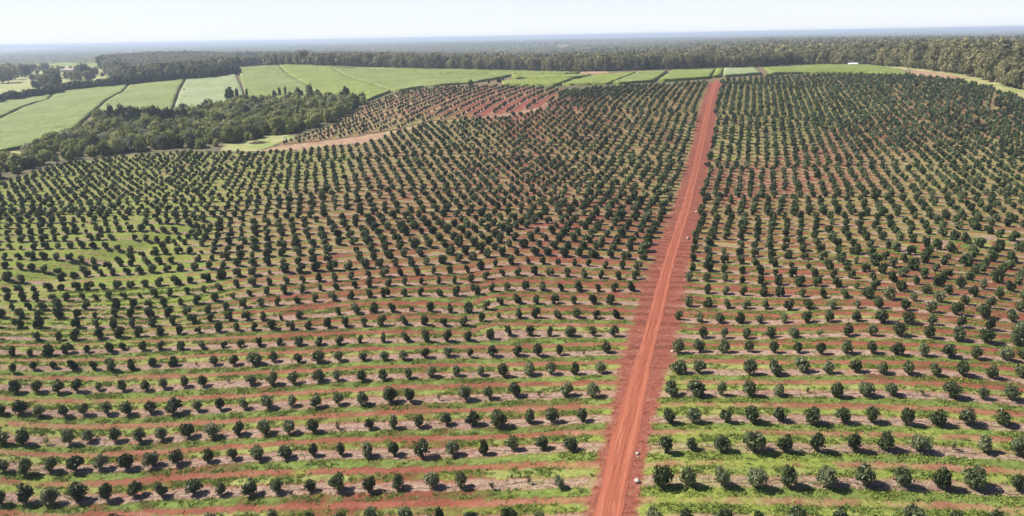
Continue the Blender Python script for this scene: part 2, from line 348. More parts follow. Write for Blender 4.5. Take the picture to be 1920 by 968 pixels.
def cane_material(name,a,b,pale,ang=0.3):
    t=NT(name)
    m=t.n('ShaderNodeMapping'); t.l(t.geo,m.inputs[0]); m.inputs['Rotation'].default_value=(0,0,ang); m.inputs['Scale'].default_value=(.62,.045,.1)
    n1=t.noise(1,3,.6,vec=m.outputs[0]); n2=t.noise(.02,4,.6); n3=t.noise(.35,4,.65); n4=t.noise(1.3,3,.7)
    c=t.mix(t.step(t.math('ADD',t.math('MULTIPLY',n1,.5),t.math('MULTIPLY',n3,.5)),.36,.62),a,b)
    c=t.mix(t.step(n2,.42,.66,0,.55),c,pale)
    c=t.mix(t.step(n4,.56,.72,0,.5),c,pale)
    c=t.mix(t.step(n4,.45,.30,0,.7),c,tuple(v*.6 for v in a))
    c=t.mix(t.step(t.noise(.09,4,.65,off=5),.5,.7,0,.6),c,pale)
    t.bump(t.math('ADD',t.math('ADD',n3,n4),n1),1,.9)
    return t.fin(c,.7,.2)
M_ground=ground_material(); M_road=road_material()
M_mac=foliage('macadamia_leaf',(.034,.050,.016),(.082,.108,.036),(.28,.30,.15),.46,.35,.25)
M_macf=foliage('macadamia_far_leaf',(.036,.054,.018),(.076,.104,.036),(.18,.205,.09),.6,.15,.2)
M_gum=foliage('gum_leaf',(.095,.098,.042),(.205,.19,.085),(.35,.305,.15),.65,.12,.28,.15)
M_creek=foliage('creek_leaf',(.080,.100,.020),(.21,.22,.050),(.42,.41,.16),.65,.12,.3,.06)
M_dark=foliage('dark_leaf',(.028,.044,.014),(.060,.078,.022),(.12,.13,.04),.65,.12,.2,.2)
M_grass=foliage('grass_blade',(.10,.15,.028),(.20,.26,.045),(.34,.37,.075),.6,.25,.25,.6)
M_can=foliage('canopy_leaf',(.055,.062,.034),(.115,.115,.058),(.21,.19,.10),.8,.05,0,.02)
M_bark=plain('brown_bark',(.16,.11,.08),.9,.3,12,.1)
M_gbark=plain('pale_gum_bark',(.27,.23,.19),.8,.25,5,.2)
# ---------------------------------------------------------------- the ground
CORR=pworld
ORCH=pworld(densify([(-300,1300),(-300,420),(-60,372),(0,345),(60,325),(130,305),(230,293),(310,287),(420,287),(480,287),(560,282),(598,277),(681,270),(750,248),(800,232),(880,224),(960,216),(1015,206),(1038,190),(1050,172),(1180,162),(1325,156),(1350,153),(1440,144),(1600,141),(1720,144),(1800,151),(1860,167),(1920,186),(2100,250),(2300,400),(2300,1300)],8))
_o=ORCH; 
UPB=pworld(densify([(513,273),(526,268),(575,252),(620,234),(655,216),(690,196),(746,174),(790,168),(850,163),(960,162),(1055,166),(1045,188),(1020,200),(960,212),(880,221),(800,229),(743,243),(666,255),(613,263),(564,269)],8))
WOOD=pworld(densify([(-250,352),(-120,315),(0,303),(50,292),(75,277),(112,270),(125,255),(150,243),(180,229),(205,222),(260,219),(330,216),(400,205),(440,195),(530,192),(600,191),(650,191),(684,195),(650,217),(610,236),(582,243),(542,253),(492,254),(470,264),(425,270),(400,279),(310,281),(230,288),(130,300),(60,318),(0,337),(-120,370),(-300,400)],6))
PAST=[pworld(p) for p in ([(-60,124),(190,124),(205,150),(110,172),(0,190),(-60,198)],[(-40,300),(0,284),(42,284),(75,272),(60,290),(0,303),(-60,318)],[(415,283),(425,270),(470,264),(492,254),(545,253),(560,262),(520,270),(480,284)],
  [(1560,121),(1700,125),(1800,138),(1870,152),(1920,168),(2100,215),(2100,256),(1920,190),(1860,170),(1800,153),(1720,136)],[(1040,190),(1052,172),(1020,200),(980,210),(1010,214),(1050,205)])]
GAPP=[pworld([(500,123),(960,133),(1110,137),(1250,131),(1340,128),(1560,121),(1700,128),(1720,142),(1600,140),(1340,151),(960,161),(700,176),(560,190),(430,190),(300,210),(110,262),(0,286),(-60,300),(-60,185),(0,188),(180,163),(440,135)])]
BARE=[pworld(p) for p in ([(58,522),(95,523),(180,497),(287,458),(280,452),(172,489),(88,513)],[(478,284),(540,270),(613,264),(666,256),(743,244),(800,229),(880,221),(960,212),(1020,200),(1045,190),(1040,205),(960,217),(880,226),(810,232),(755,246),(700,268),(640,272),(560,281)],
  [(1655,127),(1720,132),(1800,143),(1830,147),(1800,149),(1745,146),(1700,140)],[(955,131),(1100,132),(1140,133),(1140,137),(1110,139),(955,135)])]
CLEAR=[pworld(p) for p in ([(960,91),(1010,87),(1100,83),(1215,81),(1215,84),(1100,88),(1050,92)],[(0,92),(40,90),(108,91),(100,95),(40,97),(0,99)],[(960,131),(1100,133),(1300,130),(1300,129),(1100,131)],[(70,117),(120,115),(125,117),(80,119)])]
GREENC=[(100,470,.61),(250,430,.60),(60,560,.58),(250,500,.62),(480,450,.48),(650,400,.43),(640,560,.40),(300,350,.58),(100,370,.6),(520,320,.56),(800,300,.44),(1000,350,.40),(1100,470,.38),(1150,250,.42),(1250,200,.45),(1000,200,.40),(650,240,.45),(750,200,.42),(820,190,.38),(900,175,.36),(1150,300,.45),(900,400,.42),(800,250,.5),(1500,200,.52),(1400,250,.5),(1700,150,.44),(1700,260,.40),(1500,330,.38),(1800,300,.5),(1890,420,.46),(1650,400,.46),(1400,430,.42),(1500,560,.40),(1800,560,.36),
 (150,700,.52),(100,850,.50),(400,900,.46),(400,750,.48),(700,800,.46),(950,900,.45),(1000,700,.46),(1050,930,.50),(1300,930,.62),(1350,840,.56),(1600,900,.56),(1800,900,.55),(1500,750,.46),(1800,700,.42),(750,950,.38),(300,950,.42)]
_gw=cast([g[0] for g in GREENC],[g[1] for g in GREENC])[:,:2]; _gq=warp(_gw); _gv=np.array([g[2] for g in GREENC])
def roadf(y): return 1+.6*(1-sm(75,112,np.asarray(y,float)))
def greenness(x,y):
    x=np.ravel(x);y=np.ravel(y);out=np.empty(len(x))
    for i in range(0,len(x),60000):
        q=warp(np.stack([x[i:i+60000],y[i:i+60000]],-1)); w=np.exp(-((q[:,None]-_gq[None])**2).sum(-1)/.9)+1e-12
        out[i:i+60000]=(w@_gv)/w.sum(1)
    return out
RY=ROADW[:,1]; RX=ROADW[:,0]
_ry=np.append([-60,20],RY); _rx=np.append([RX[0]-(RX[1]-RX[0])/(RY[1]-RY[0])*(RY[0]+60),RX[0]-(RX[1]-RX[0])/(RY[1]-RY[0])*(RY[0]-20)],RX); _ry=np.append(_ry,640); _rx=np.append(_rx,RX[-1]+(RX[-1]-RX[-2])/(RY[-1]-RY[-2])*(640-RY[-1]))
def roadx(y):
    y=np.asarray(y,float); w=4+np.clip(y,0,600)*.08
    return sum(np.interp(y+k*w,_ry,_rx) for k in (-1,-.6,-.3,0,.3,.6,1))/7
def roadd(x,y):
    y=np.asarray(y,float); yy=np.clip(y,-20,545); s=(roadx(yy+1)-roadx(yy-1))/2
    return (np.asarray(x)-roadx(yy))/np.sqrt(1+s*s)+np.where(y>548,(y-548),0)
az=np.radians(np.concatenate([np.arange(-180,-52,4.0),np.arange(-52,52,.22),np.arange(52,180.1,4.0)])); az=az[:-1]
rr=np.concatenate([np.linspace(1,24,12),26*1.0115**np.arange(0,690)]); rr=rr[rr<68000]
A,R=np.meshgrid(az,rr); GX=R*np.sin(A);GY=R*np.cos(A)
GZ=height(GX,GY); na=len(az);nr=len(rr)
idx=np.arange(na*nr).reshape(nr,na); nx_=np.roll(idx,-1,1)
Fg=np.stack([idx[:-1],nx_[:-1],nx_[1:],idx[1:]],-1).reshape(-1,4)[:,::-1]
gx,gy=GX.ravel(),GY.ravel(); near=(np.hypot(gx,gy)<2600)&(gy>-200)
def mask(polys):
    out=np.full(len(gx),-30.0); 
    if not isinstance(polys,list): polys=[polys]
    for P in polys:
        lo=P.min(0)-40;hi=P.max(0)+40; m=np.nonzero((gx>lo[0])&(gx<hi[0])&(gy>lo[1])&(gy<hi[1]))[0]
        out[m]=np.maximum(out[m],np.clip(sdist(gx[m],gy[m],P),-30,30))
    return out
mo=mask([ORCH,UPB]); nearcam=(np.hypot(gx,gy)<60)|(gy<40); mo[nearcam]=30
rv=np.full(len(gx),0.5); rv[near]=rowv(gx[near],gy[near])
# the upper block has rows of its own direction
_a=cast([858,975],[221,167])[:,:2]; ud=(_a[1]-_a[0]); ud/=np.linalg.norm(ud); un=np.array([-ud[1],ud[0]])
ub=mask([UPB])>0; rv[ub]=((gx[ub]-_a[0,0])*un[0]+(gy[ub]-_a[0,1])*un[1])/8.6
ru=gx*.97-gy*.2; ru[ub]=gx[ub]*ud[0]+gy[ub]*ud[1]
gr=greenness(gx,gy)
_bl=cast([985,930],[190,206])[:,:2]
for q in _bl: gr=gr-.17*np.exp(-((gx-q[0])**2+(gy-q[1])**2)/24**2)
gme=mesh('ground',np.stack([gx,gy,GZ.ravel()],-1),Fg,M_ground,attrs=dict(rowv=rv,rowu=ru,roadd=np.clip(roadd(gx,gy)*roadf(gy),-60,60),m_orch=mo,m_past=mask(PAST+[c for c in CLEAR[1:2]]),m_bare=mask(BARE+[CLEAR[0]]),green=gr,m_gap=mask(GAPP)),smooth=True)
tag(link('ground',gme),kind='structure')
# the dirt road: a draped sheet with ragged edges
ys=np.arange(-20,546,1.0); us=np.linspace(-1,1,13)
half=1.22+.28*(1-sm(70,110,ys))+.3*(vnoise(ys/5,0*ys,3)-.5); drift=.2*(vnoise(ys/26,0*ys,5)-.5)
s=(roadx(ys+1)-roadx(ys-1))/2; nx2=1/np.sqrt(1+s*s);ny2=-s/np.sqrt(1+s*s)
U=us[None]*half[:,None]; U[:,0]-=.35*vnoise(ys*1.3,0*ys,7);U[:,-1]+=.35*vnoise(ys*1.3,0*ys,9); U=U+drift[:,None]
X=roadx(ys)[:,None]+U*nx2[:,None];Y=ys[:,None]+U*ny2[:,None]
Z=height(X,Y)+.05-.05*np.exp(-((abs(us)[None]-.5)/.16)**2)*.8; Z[:,0]-=.05;Z[:,-1]-=.05
i2=np.arange(X.size).reshape(X.shape)
Fr=np.stack([i2[:-1,:-1],i2[:-1,1:],i2[1:,1:],i2[1:,:-1]],-1).reshape(-1,4)
tag(link('dirt_road',mesh('dirt_road',np.stack([X,Y,Z+.03],-1).reshape(-1,3),Fr,M_road,attrs=dict(across=U.ravel(),along=(ys[:,None]+0*U).ravel()),smooth=True)),kind='structure')
# ---------------------------------------------------------------- cane fields, raised crops with real sides
def field(name,poly,mat,label,h=1.9,step=3.2,wy=1.0):
    P=pworld(densify(poly,5)); lo=P.min(0)-step;hi=P.max(0)+step
    nx=int((hi[0]-lo[0])/step)+2;ny=int((hi[1]-lo[1])/(step*wy))+2
    X,Y=np.meshgrid(lo[0]+step*np.arange(nx),lo[1]+step*wy*np.arange(ny))
    sd,qx,qy=sdist(X,Y,P,True); ins=sd>0
    cell=(ins[:-1,:-1].astype(int)+ins[1:,:-1]+ins[:-1,1:]+ins[1:,1:])>=2
    X2=np.where(ins,X,qx);Y2=np.where(ins,Y,qy)
    i=np.arange(X.size).reshape(X.shape)
    F4=np.stack([i[:-1,:-1],i[:-1,1:],i[1:,1:],i[1:,:-1]],-1)[cell]
    used=np.unique(F4); rm=np.full(X.size,-1);rm[used]=np.arange(len(used));F4=rm[F4]
    x=X2.ravel()[used];y=Y2.ravel()[used]
    z=height(x,y)+h+.5*(vnoise(x/2.7,y/2.7,1)-.5)+.7*(vnoise(x/9,y/9,2)-.5)+.8*(vnoise(x/35,y/35,4)-.5)
    E=np.sort(np.concatenate([F4[:,[0,1]],F4[:,[1,2]],F4[:,[2,3]],F4[:,[3,0]]]),1)
    D=np.concatenate([F4[:,[0,1]],F4[:,[1,2]],F4[:,[2,3]],F4[:,[3,0]]])
    key=E[:,0].astype(np.int64)*len(used)+E[:,1]; u,inv,c=np.unique(key,return_inverse=True,return_counts=True)
    bd=D[c[inv]==1]; n=len(used)
    V=np.concatenate([np.stack([x,y,z],-1),np.stack([x,y,z-h-1.2],-1)])
    Fs=np.stack([bd[:,1],bd[:,0],bd[:,0]+n,bd[:,1]+n],-1)
    me=mesh(name,V,np.concatenate([F4,Fs]),mat)
    return tag(link(name,me),label,'crop field','cane fields behind the orchard','stuff')
def cmat(n,a,b,p,g): return cane_material(n,a,b,p,g)
C1=cmat('cane_green',(.125,.175,.032),(.240,.290,.042),(.28,.32,.10),.25)
C2=cmat('cane_bright',(.145,.195,.032),(.265,.31,.044),(.31,.335,.085),-.5)
C3=cmat('cane_pale',(.20,.25,.095),(.34,.375,.15),(.38,.41,.22),.0)
C4=cmat('cane_mid',(.135,.175,.040),(.25,.29,.05),(.30,.325,.11),.6)
def z1(l): return [(x/3.227,40+y/3.227) for x,y in l]
def z2(l): return [(480+x/3.227,40+y/3.227) for x,y in l]
def z3(l): return [(960+x/3.227,40+y/3.227) for x,y in l]
def z4(l): return [(1440+x/3.227,40+y/3.227) for x,y in l]
field('cane_field',z1([(-150,520),(0,490),(325,440),(283,484),(165,514),(0,588),(-150,650)]),C1,'green cane field at the far left edge, narrowing towards the white roofed shed')
field('cane_field',z1([(345,438),(560,400),(778,385),(735,440),(700,452),(635,488),(552,562),(470,640),(380,700),(250,745),(120,775),(0,795),(-200,850),(-200,690),(0,602),(172,524),(293,486)]),C1,'largest light green cane field on the left, above the creek woodland')
field('cane_field',z1([(792,385),(1120,353),(1080,420),(1045,520),(1040,580),(560,600),(560,572),(648,494),(708,458),(746,442)]),C4,'green cane field between two dark gaps, left of the pale field')
field('cane_field',z1([(1134,352),(1425,326),(1466,425),(1480,520),(1250,560),(1064,570),(1062,520),(1098,425)]),C3,'palest cane field, between a dark gap and a brown track')
field('cane_field',[(447,130),(520,124.5),(533,137),(551,149.5),(580,166),(600,190),(470,192),(458,172)],C4,'cane field right of the pale one, behind the tall creek trees')
field('cane_field',[(524,124.3),(618,127.5),(648,146),(733,173),(690,191),(650,194),(604,190),(583,166),(555,149),(537,137)],C2,'smooth yellow green cane field between two faint tracks')
field('cane_field',[(621,129),(760,136),(808,141),(960,142.5),(940,148),(885,157),(790,165),(746,172.5),(736,172),(652,145)],C4,'broad cane field on the rise above the upper orchard block')
field('cane_field',[(530,123),(665,126.5),(760,130.5),(960,134.5),(1090,138),(1060,140.5),(960,140.5),(808,138.5),(665,128)],C1,'thin strip of cane along the foot of the forest')
field('cane_field',z3([(0,330),(300,330),(480,332),(375,350),(60,350),(0,352)]),C2,'small cane field left of a dark diagonal gap')
field('cane_field',z3([(-60,366),(100,358),(362,357),(275,394),(-60,392)]),C2,'bright cane block touching the orchard, left of the diagonal gap')
field('cane_field',z3([(505,333),(745,319),(590,384),(300,392)]),C2,'bright cane block right of the dark diagonal gap')
field('cane_field',z3([(765,317),(942,306),(850,372),(605,384)]),C4,'greyish cane block left of a narrow brown track')
field('cane_field',z3([(975,303),(1228,298),(1195,350),(885,370)]),C1,'cane block directly left of the head of the red road')
field('cane_field',z3([(1238,297),(1278,294),(1262,340),(1212,346)]),C2,'narrowest cane block at the head of the red road')
field('cane_field',z3([(1283,294),(1470,290),(1508,326),(1275,342)]),C3,'pale cane block right of the head of the red road')
field('cane_field',z4([(-20,290),(180,278),(350,270),(600,272),(690,283),(870,322),(500,316),(200,318),(20,327)]),C1,'long green cane field along the crest beside the tall forest')
field('cane_field',[(-60,119.5),(60,118.5),(190,119.5),(214,121.5),(190,124.5),(-60,125)],C2,'far yellow green field behind the pink roofed farmhouse',h=1.2,step=6)
# ---------------------------------------------------------------- plants: prototypes
def cubesphere(n=2):
    V=[];F_=[];m={}
    def vid(p):
        k=tuple(round(c,5) for c in p)
        if k not in m: m[k]=len(V);V.append(p)
        return m[k]
    for ax in range(3):
        for sg in (-1,1):
            for i in range(n):
                for j in range(n):
                    q=[]
                    for (a,b) in ((i,j),(i+1,j),(i+1,j+1),(i,j+1)):
                        p=[0,0,0];p[ax]=sg;p[(ax+1)%3]=sg*(2*a/n-1);p[(ax+2)%3]=2*b/n-1
                        l=math.sqrt(sum(c*c for c in p));q.append(vid(tuple(c/l for c in p)))
                    F_.append(q)
    return np.array(V),np.array(F_)
CS,CSF=cubesphere(2); CS3,CSF3=cubesphere(3)
def leaves(C,N,size,asp,g):
    """quads at C with normals N"""
    n=len(C); t=g.normal(size=(n,3)); t-=N*(t*N).sum(1)[:,None]; t/=np.linalg.norm(t,axis=1)[:,None]+1e-9; b=np.cross(N,t)
    s=size*(.6+.8*g.random(n))[:,None]*.5; 
    V=np.stack([C-t*s-b*s*asp*.6,C+t*s-b*s*asp,C+t*s*.9+b*s*asp*.7,C-t*s+b*s*asp],1).reshape(-1,3)
    return V,np.arange(4*n).reshape(n,4)
def crown(n,h,r,z0,size,asp,seed,lobes=7,core=.72,flat=1.0,jit=.75,top=1.0,bottomcut=.3):
    g=np.random.default_rng(seed); cz=(z0+h)/2; rz=(h-z0)/2
    L=[];
    for i in range(lobes):
        d=g.normal(size=3);d/=np.linalg.norm(d); d[2]=(abs(d[2])*1.1-bottomcut) if bottomcut<.9 else d[2]
        k=.55 if lobes>1 else 0
        c=np.array([d[0]*r*k,d[1]*r*k,cz+d[2]*rz*k*top]); lr=(.42+.2*g.random())*(1 if lobes>1 else 2.1)
        L.append((c,np.array([r*lr*1.05,r*lr*1.05,rz*lr*flat])))
    Vs=[];Fs=[];lf=[];o=0
    per=max(1,n//lobes)
    for c,e in L:
        d=g.normal(size=(per,3));d/=np.linalg.norm(d,axis=1)[:,None]; d[:,2]=np.where(d[:,2]<-.55,-d[:,2],d[:,2])
        q=c+d*e*(.72+.42*g.random(per))[:,None]
        N=d/e*e.mean()+g.normal(size=(per,3))*jit+np.array([0,0,.25]); N/=np.linalg.norm(N,axis=1)[:,None]
        V,Fq=leaves(q,N,size,asp,g); Vs.append(V);Fs.append(Fq+o);o+=len(V);lf.append(np.repeat(g.random(per),4))
        if core:
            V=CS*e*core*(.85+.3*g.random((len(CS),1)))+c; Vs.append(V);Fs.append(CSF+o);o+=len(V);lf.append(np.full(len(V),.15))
    V=np.concatenate(Vs); q=np.percentile(np.hypot(V[:,0],V[:,1]),96); V[:,:2]*=r/q
    a,b=np.percentile(V[:,2],1.5),np.percentile(V[:,2],98.5); V[:,2]=z0+(V[:,2]-a)/(b-a)*(h-z0)
    return V,np.concatenate(Fs),np.concatenate(lf)
def limb(pts,rad,k=6):
    Vs=[];pts=np.array(pts,float)
    for i,(p,r) in enumerate(zip(pts,rad)):
        d=pts[min(i+1,len(pts)-1)]-pts[max(i-1,0)];d/=np.linalg.norm(d); a=np.cross(d,[.3,1,.1]);a/=np.linalg.norm(a);b=np.cross(d,a)
        for j in range(k):
            t=2*math.pi*j/k;Vs.append(p+r*(a*math.cos(t)+b*math.sin(t)))
    Fs=[[i*k+j,i*k+(j+1)%k,(i+1)*k+(j+1)%k,(i+1)*k+j] for i in range(len(pts)-1) for j in range(k)]
    return np.array(Vs),np.array(Fs)
def trunk(h,r,z1,seed,nl=4,spread=.5,k=6,rootr=1.3):
    g=np.random.default_rng(seed);V,F4=limb([(0,0,-.04*h),(.01*h,0,z1*.5),(.02*h*g.normal(),.02*h*g.normal(),z1)],[r*rootr,r,r*.75],k); Vs=[V];Fs=[F4];o=len(V)
    tip=V[-k:].mean(0)
    for i in range(nl):
        a=2*math.pi*i/nl+g.random();e=np.array([math.cos(a)*spread*h*.5,math.sin(a)*spread*h*.5,h*(.62+.25*g.random())])
        V,F4=limb([tip-[0,0,z1*.1],tip*.45+e*.55+g.normal(size=3)*.02*h,e],[r*.55,r*.36,r*.12],max(4,k-1));Vs.append(V);Fs.append(F4+o);o+=len(V)
    return np.concatenate(Vs),np.concatenate(Fs)
def taper(cr):
    V,F4,lf=cr; z=V[:,2]; k=.5+.5*sm(0,.42,z); V=V.copy(); V[:,0]*=k; V[:,1]*=k; return V,F4,lf
class Proto:
    def __init__(s,name,cr,tk,mc,mt):
        s.cV,s.cF,s.cl=cr; s.tV,s.tF=tk; s.mc=mc;s.mt=mt;s.name=name;s.me=None
    def meshes(s):
        if not s.me: s.me=(mesh(s.name+'_crown',s.cV,s.cF,s.mc,attrs=dict(leaf=s.cl)),mesh(s.name+'_trunk',s.tV,s.tF,s.mt,smooth=True))
        return s.me
    def place(s,name,loc,rz,sx,sz,label,cat,group,sink=.03):
        a,b=s.meshes(); e=link(name,None,None,loc,rz,(sx,sx,sz)); e.empty_display_size=.3
        link('trunk',b,e); link('crown',a,e); return tag(e,label,cat,group)
def merge(name,items,mats,label,cat,group):
    """items: (proto, x,y,z, rz, sx, sz) arrays grouped by proto -> one stuff mesh"""
    Vs=[];Fs=[];mi=[];lf=[];ti=[];o=0
    by={}
    for it in items: by.setdefault(id(it[0]),[it[0],[]])[1].append(it[1:])
    for p,l in by.values():
        a=np.array(l,float); c,s_=np.cos(a[:,3]),np.sin(a[:,3]); n=len(a); tt=rng.random(n)
        for V,F4,lv,m in ((p.cV,p.cF,p.cl,0),(p.tV,p.tF,np.zeros(len(p.tV)),1)):
            x=(V[None,:,0]*c[:,None]-V[None,:,1]*s_[:,None])*a[:,4,None]+a[:,0,None]
            y=(V[None,:,0]*s_[:,None]+V[None,:,1]*c[:,None])*a[:,4,None]+a[:,1,None]
            z=V[None,:,2]*a[:,5,None]+a[:,2,None]
            Vs.append(np.stack([x,y,z],-1).reshape(-1,3).astype(np.float32))
            Fs.append((F4[None]+(np.arange(n)*len(V))[:,None,None]+o).reshape(-1,4)); o+=n*len(V)
            mi.append(np.full(n*len(F4),m)); lf.append(np.tile(lv,n)); ti.append(np.repeat(tt,len(V)))
    me=mesh(name,np.concatenate(Vs),np.concatenate(Fs),mats,np.concatenate(mi),dict(leaf=np.concatenate(lf),tint=np.concatenate(ti)))
    print(name,len(items),'plants',len(me.polygons),'faces')
    return tag(link(name,me),label,cat,group,'stuff')
# all prototypes are one metre tall
def mac(n,size,seed,core=.8,lob=6,w=.43,asp=.5): 
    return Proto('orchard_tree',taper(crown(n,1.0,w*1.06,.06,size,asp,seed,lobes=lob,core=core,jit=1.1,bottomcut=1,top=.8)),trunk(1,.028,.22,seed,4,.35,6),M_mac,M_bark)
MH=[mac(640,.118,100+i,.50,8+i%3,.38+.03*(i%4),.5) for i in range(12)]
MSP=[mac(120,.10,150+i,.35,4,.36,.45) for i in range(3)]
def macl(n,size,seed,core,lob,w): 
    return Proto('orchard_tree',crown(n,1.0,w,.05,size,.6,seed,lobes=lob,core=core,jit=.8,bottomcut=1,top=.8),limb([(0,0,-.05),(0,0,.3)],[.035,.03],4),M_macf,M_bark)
MM=[macl(240,.15,200+i,.72,5,.43+.025*(i%3)) for i in range(8)]
ML=[macl(72,.24,230+i,.8,3,.44+.025*(i%3)) for i in range(8)]
# ---------------------------------------------------------------- orchard trees
ORD=['first','second','third','fourth','fifth','sixth','seventh','eighth','ninth','tenth','eleventh','twelfth','thirteenth','fourteenth','fifteenth','sixteenth','seventeenth','eighteenth','nineteenth','twentieth']
def ordw(n):
    if n<=20: return ORD[n-1]
    t=['','','twenty','thirty','forty','fifty','sixty','seventy','eighty','ninety'][n//10%10] if n<100 else ''
    if n<100: return (t+'-'+ORD[n%10-1]) if n%10 else t[:-1]+'ieth'
    return 'hundred-and-'+ordw(n-100) if n>100 else 'hundredth'
cand=[]   # (depth, x, y, H, row, side, heightpx)
for t,w in zip(TREES,TW):
    d=(w-CAM)@CF; cand.append([d,w[0],w[1],max(.9,t[2]*d/F*.97),t[3],t[4]])
def lattice():
    out=[]; xs=np.arange(-420,520,2.0)
    ygrid=np.arange(20,720,2.0); XX,YY=np.meshgrid(xs,ygrid); VV=rowv(XX,YY)
    for k in range(-4,90):
        A_=VV-k; cr=(A_[:-1]<0)&(A_[1:]>=0); has=cr.any(0); j=cr.argmax(0)
        a=A_[j,np.arange(len(xs))];b=A_[np.minimum(j+1,len(ygrid)-1),np.arange(len(xs))]
        y=ygrid[j]+2.0*(-a/(b-a+1e-9)); 
        sel=np.nonzero(has)[0]
        if len(sel)<5: continue
        x=xs[sel];y=y[sel]; jump=np.abs(np.diff(y))>9
        rd=x-roadx(y); i0=int(np.argmin(abs(rd)))
        s_=np.concatenate([[0],np.cumsum(np.hypot(np.diff(x),np.diff(y)))]); s_-=s_[i0]
        for side,sp,st in (('right',3.9,5.6),('left',4.15,7.0)):
            q=[st]; 
            while len(q)<150:
                xx_=float(np.interp(q[-1] if side=='right' else -q[-1],s_,x)); q.append(q[-1]+sp-(.8*float(sm(-50,-110,xx_)) if side=='left' and k>10 else 0))
            q=np.array(q); q=q if side=='right' else -q
            q=q[(q>s_[0])&(q<s_[-1])]; px=np.interp(q,s_,x);py=np.interp(q,s_,y)
            for u,v_ in zip(px,py): out.append((u,v_,k,side))
    return out
LT=lattice(); lx=np.array([l[0] for l in LT]);ly=np.array([l[1] for l in LT])
ppx0=proj(np.stack([lx,ly,height(lx,ly)],-1))[0]
ins=(sdist(lx,ly,ORCH)>1.5)&(ly<640)&(np.abs((lx-GA[0][0])*-(GA[1][1]-GA[0][1])+(ly-GA[0][1])*(GA[1][0]-GA[0][0]))/math.hypot(GA[1][0]-GA[0][0],GA[1][1]-GA[0][1])>np.where((ppx0>50)&(ppx0<300),2.6,-1)); 
lx=lx+rng.normal(0,.13,len(lx));ly=ly+rng.normal(0,.15,len(ly)); lz=height(lx,ly)
ppx,ppy,dd=proj(np.stack([lx,ly,lz],-1))
for i,(u,v_,k,side) in enumerate(LT):
    if not ins[i] or abs(roadd(lx[i],ly[i]))<4.0: continue
    infr=(-15<ppx[i]<1940)
    if k<=6 and infr and ppy[i]<1070: continue
    if k==7 and side=='left' and infr and ppx[i]<695: continue
    if ly[i]<34 : continue
    if rng.random()<.035: continue
    if side=='left': base,wf_=(2.0,1.02) if k<13 else (2.35-.4*float(sm(-50,-110,lx[i])),1.24)
    else: base,wf_=(2.0,1.0) if k<13 else (2.15+.4*float(sm(330,220,ppy[i])),1.1+.14*float(sm(400,260,ppy[i])))
    H=base*(1+rng.normal(0,.11)); 
    if rng.random()<.04: H*=.6
    cand.append([dd[i],lx[i],ly[i],max(.8,H),k,side,wf_])
# upper block, rows running up the slope in their own direction
lo=UPB.min(0)-20;hi=UPB.max(0)+20;
for a in range(-60,60):
    for b in range(-90,90):
        p=_a[0]+un*(a*8.6)+ud*(b*4.3+(a%2)*1.5)+rng.normal(0,.35,2)
        if lo[0]<p[0]<hi[0] and lo[1]<p[1]<hi[1] and rng.random()>.05:
            cand.append([0,p[0],p[1],1.95*(1+rng.normal(0,.13)),900,'upper'])
ux=np.array([c[1] for c in cand]);uy=np.array([c[2] for c in cand]); keep=np.array([c[5]!='upper' for c in cand])|(sdist(ux,uy,UPB)>1.5)
cand=[c for c,k in zip(cand,keep) if k]
P3=np.array([[c[1],c[2],0] for c in cand]);P3[:,2]=height(P3[:,0],P3[:,1]); qx,qy,qd=proj(P3)
for c,d_ in zip(cand,qd): c[0]=d_
vis=(qx>-25)&(qx<1945)&(qy<1060)&(qy>0)&(qd>0)
order=np.argsort(qd); pick=[i for i in order if vis[i]][:300]; pset=set(pick)
lab={}
for i in pick: lab.setdefault((cand[i][4],cand[i][5]),[]).append(i)
for (k,side),l in lab.items():
    l.sort(key=lambda i:abs(cand[i][1]-roadx(cand[i][2])))
    for n,i in enumerate(l):
        d_,x,y,H=cand[i][:4]; z=P3[i,2]
        if H<1.45: look='stunted thin'; pr=MSP[i%3]
        elif H<2.0: look='small dark green'; pr=MH[i%12]
        elif H>3.05: look='tall glossy'; pr=MH[i%12]
        else: look=['round glossy','bushy dark green','rounded leafy'][i%3]; pr=MH[i%12]
        sx=H*(1+.14*math.sin(i*7.3)); label=f"{look} orchard tree, {ordw(n+1)} {side} of the red road, {ordw(k+1)} row from the bottom"
        pr.place('orchard_tree',(x,y,z),rng.random()*6.28,sx,H,label,'tree','young orchard trees in rows')
items=[]
for i,c in enumerate(cand):
    if i in pset: continue
    if not (-400<qx[i]<2350) or qd[i]<0: continue
    H=c[3]; pr=(MM if c[0]<240 else ML)[i%8]; sx=H*(1+.08*math.sin(i*3.1))*(c[6] if len(c)>6 else 1.1)
    items.append((pr,c[1],c[2],P3[i,2],rng.random()*6.28,sx,H))
merge('orchard_trees',items,[M_macf,M_bark],'thousands of dark green orchard trees in rows, receding over the hill','orchard trees','distant orchard rows')
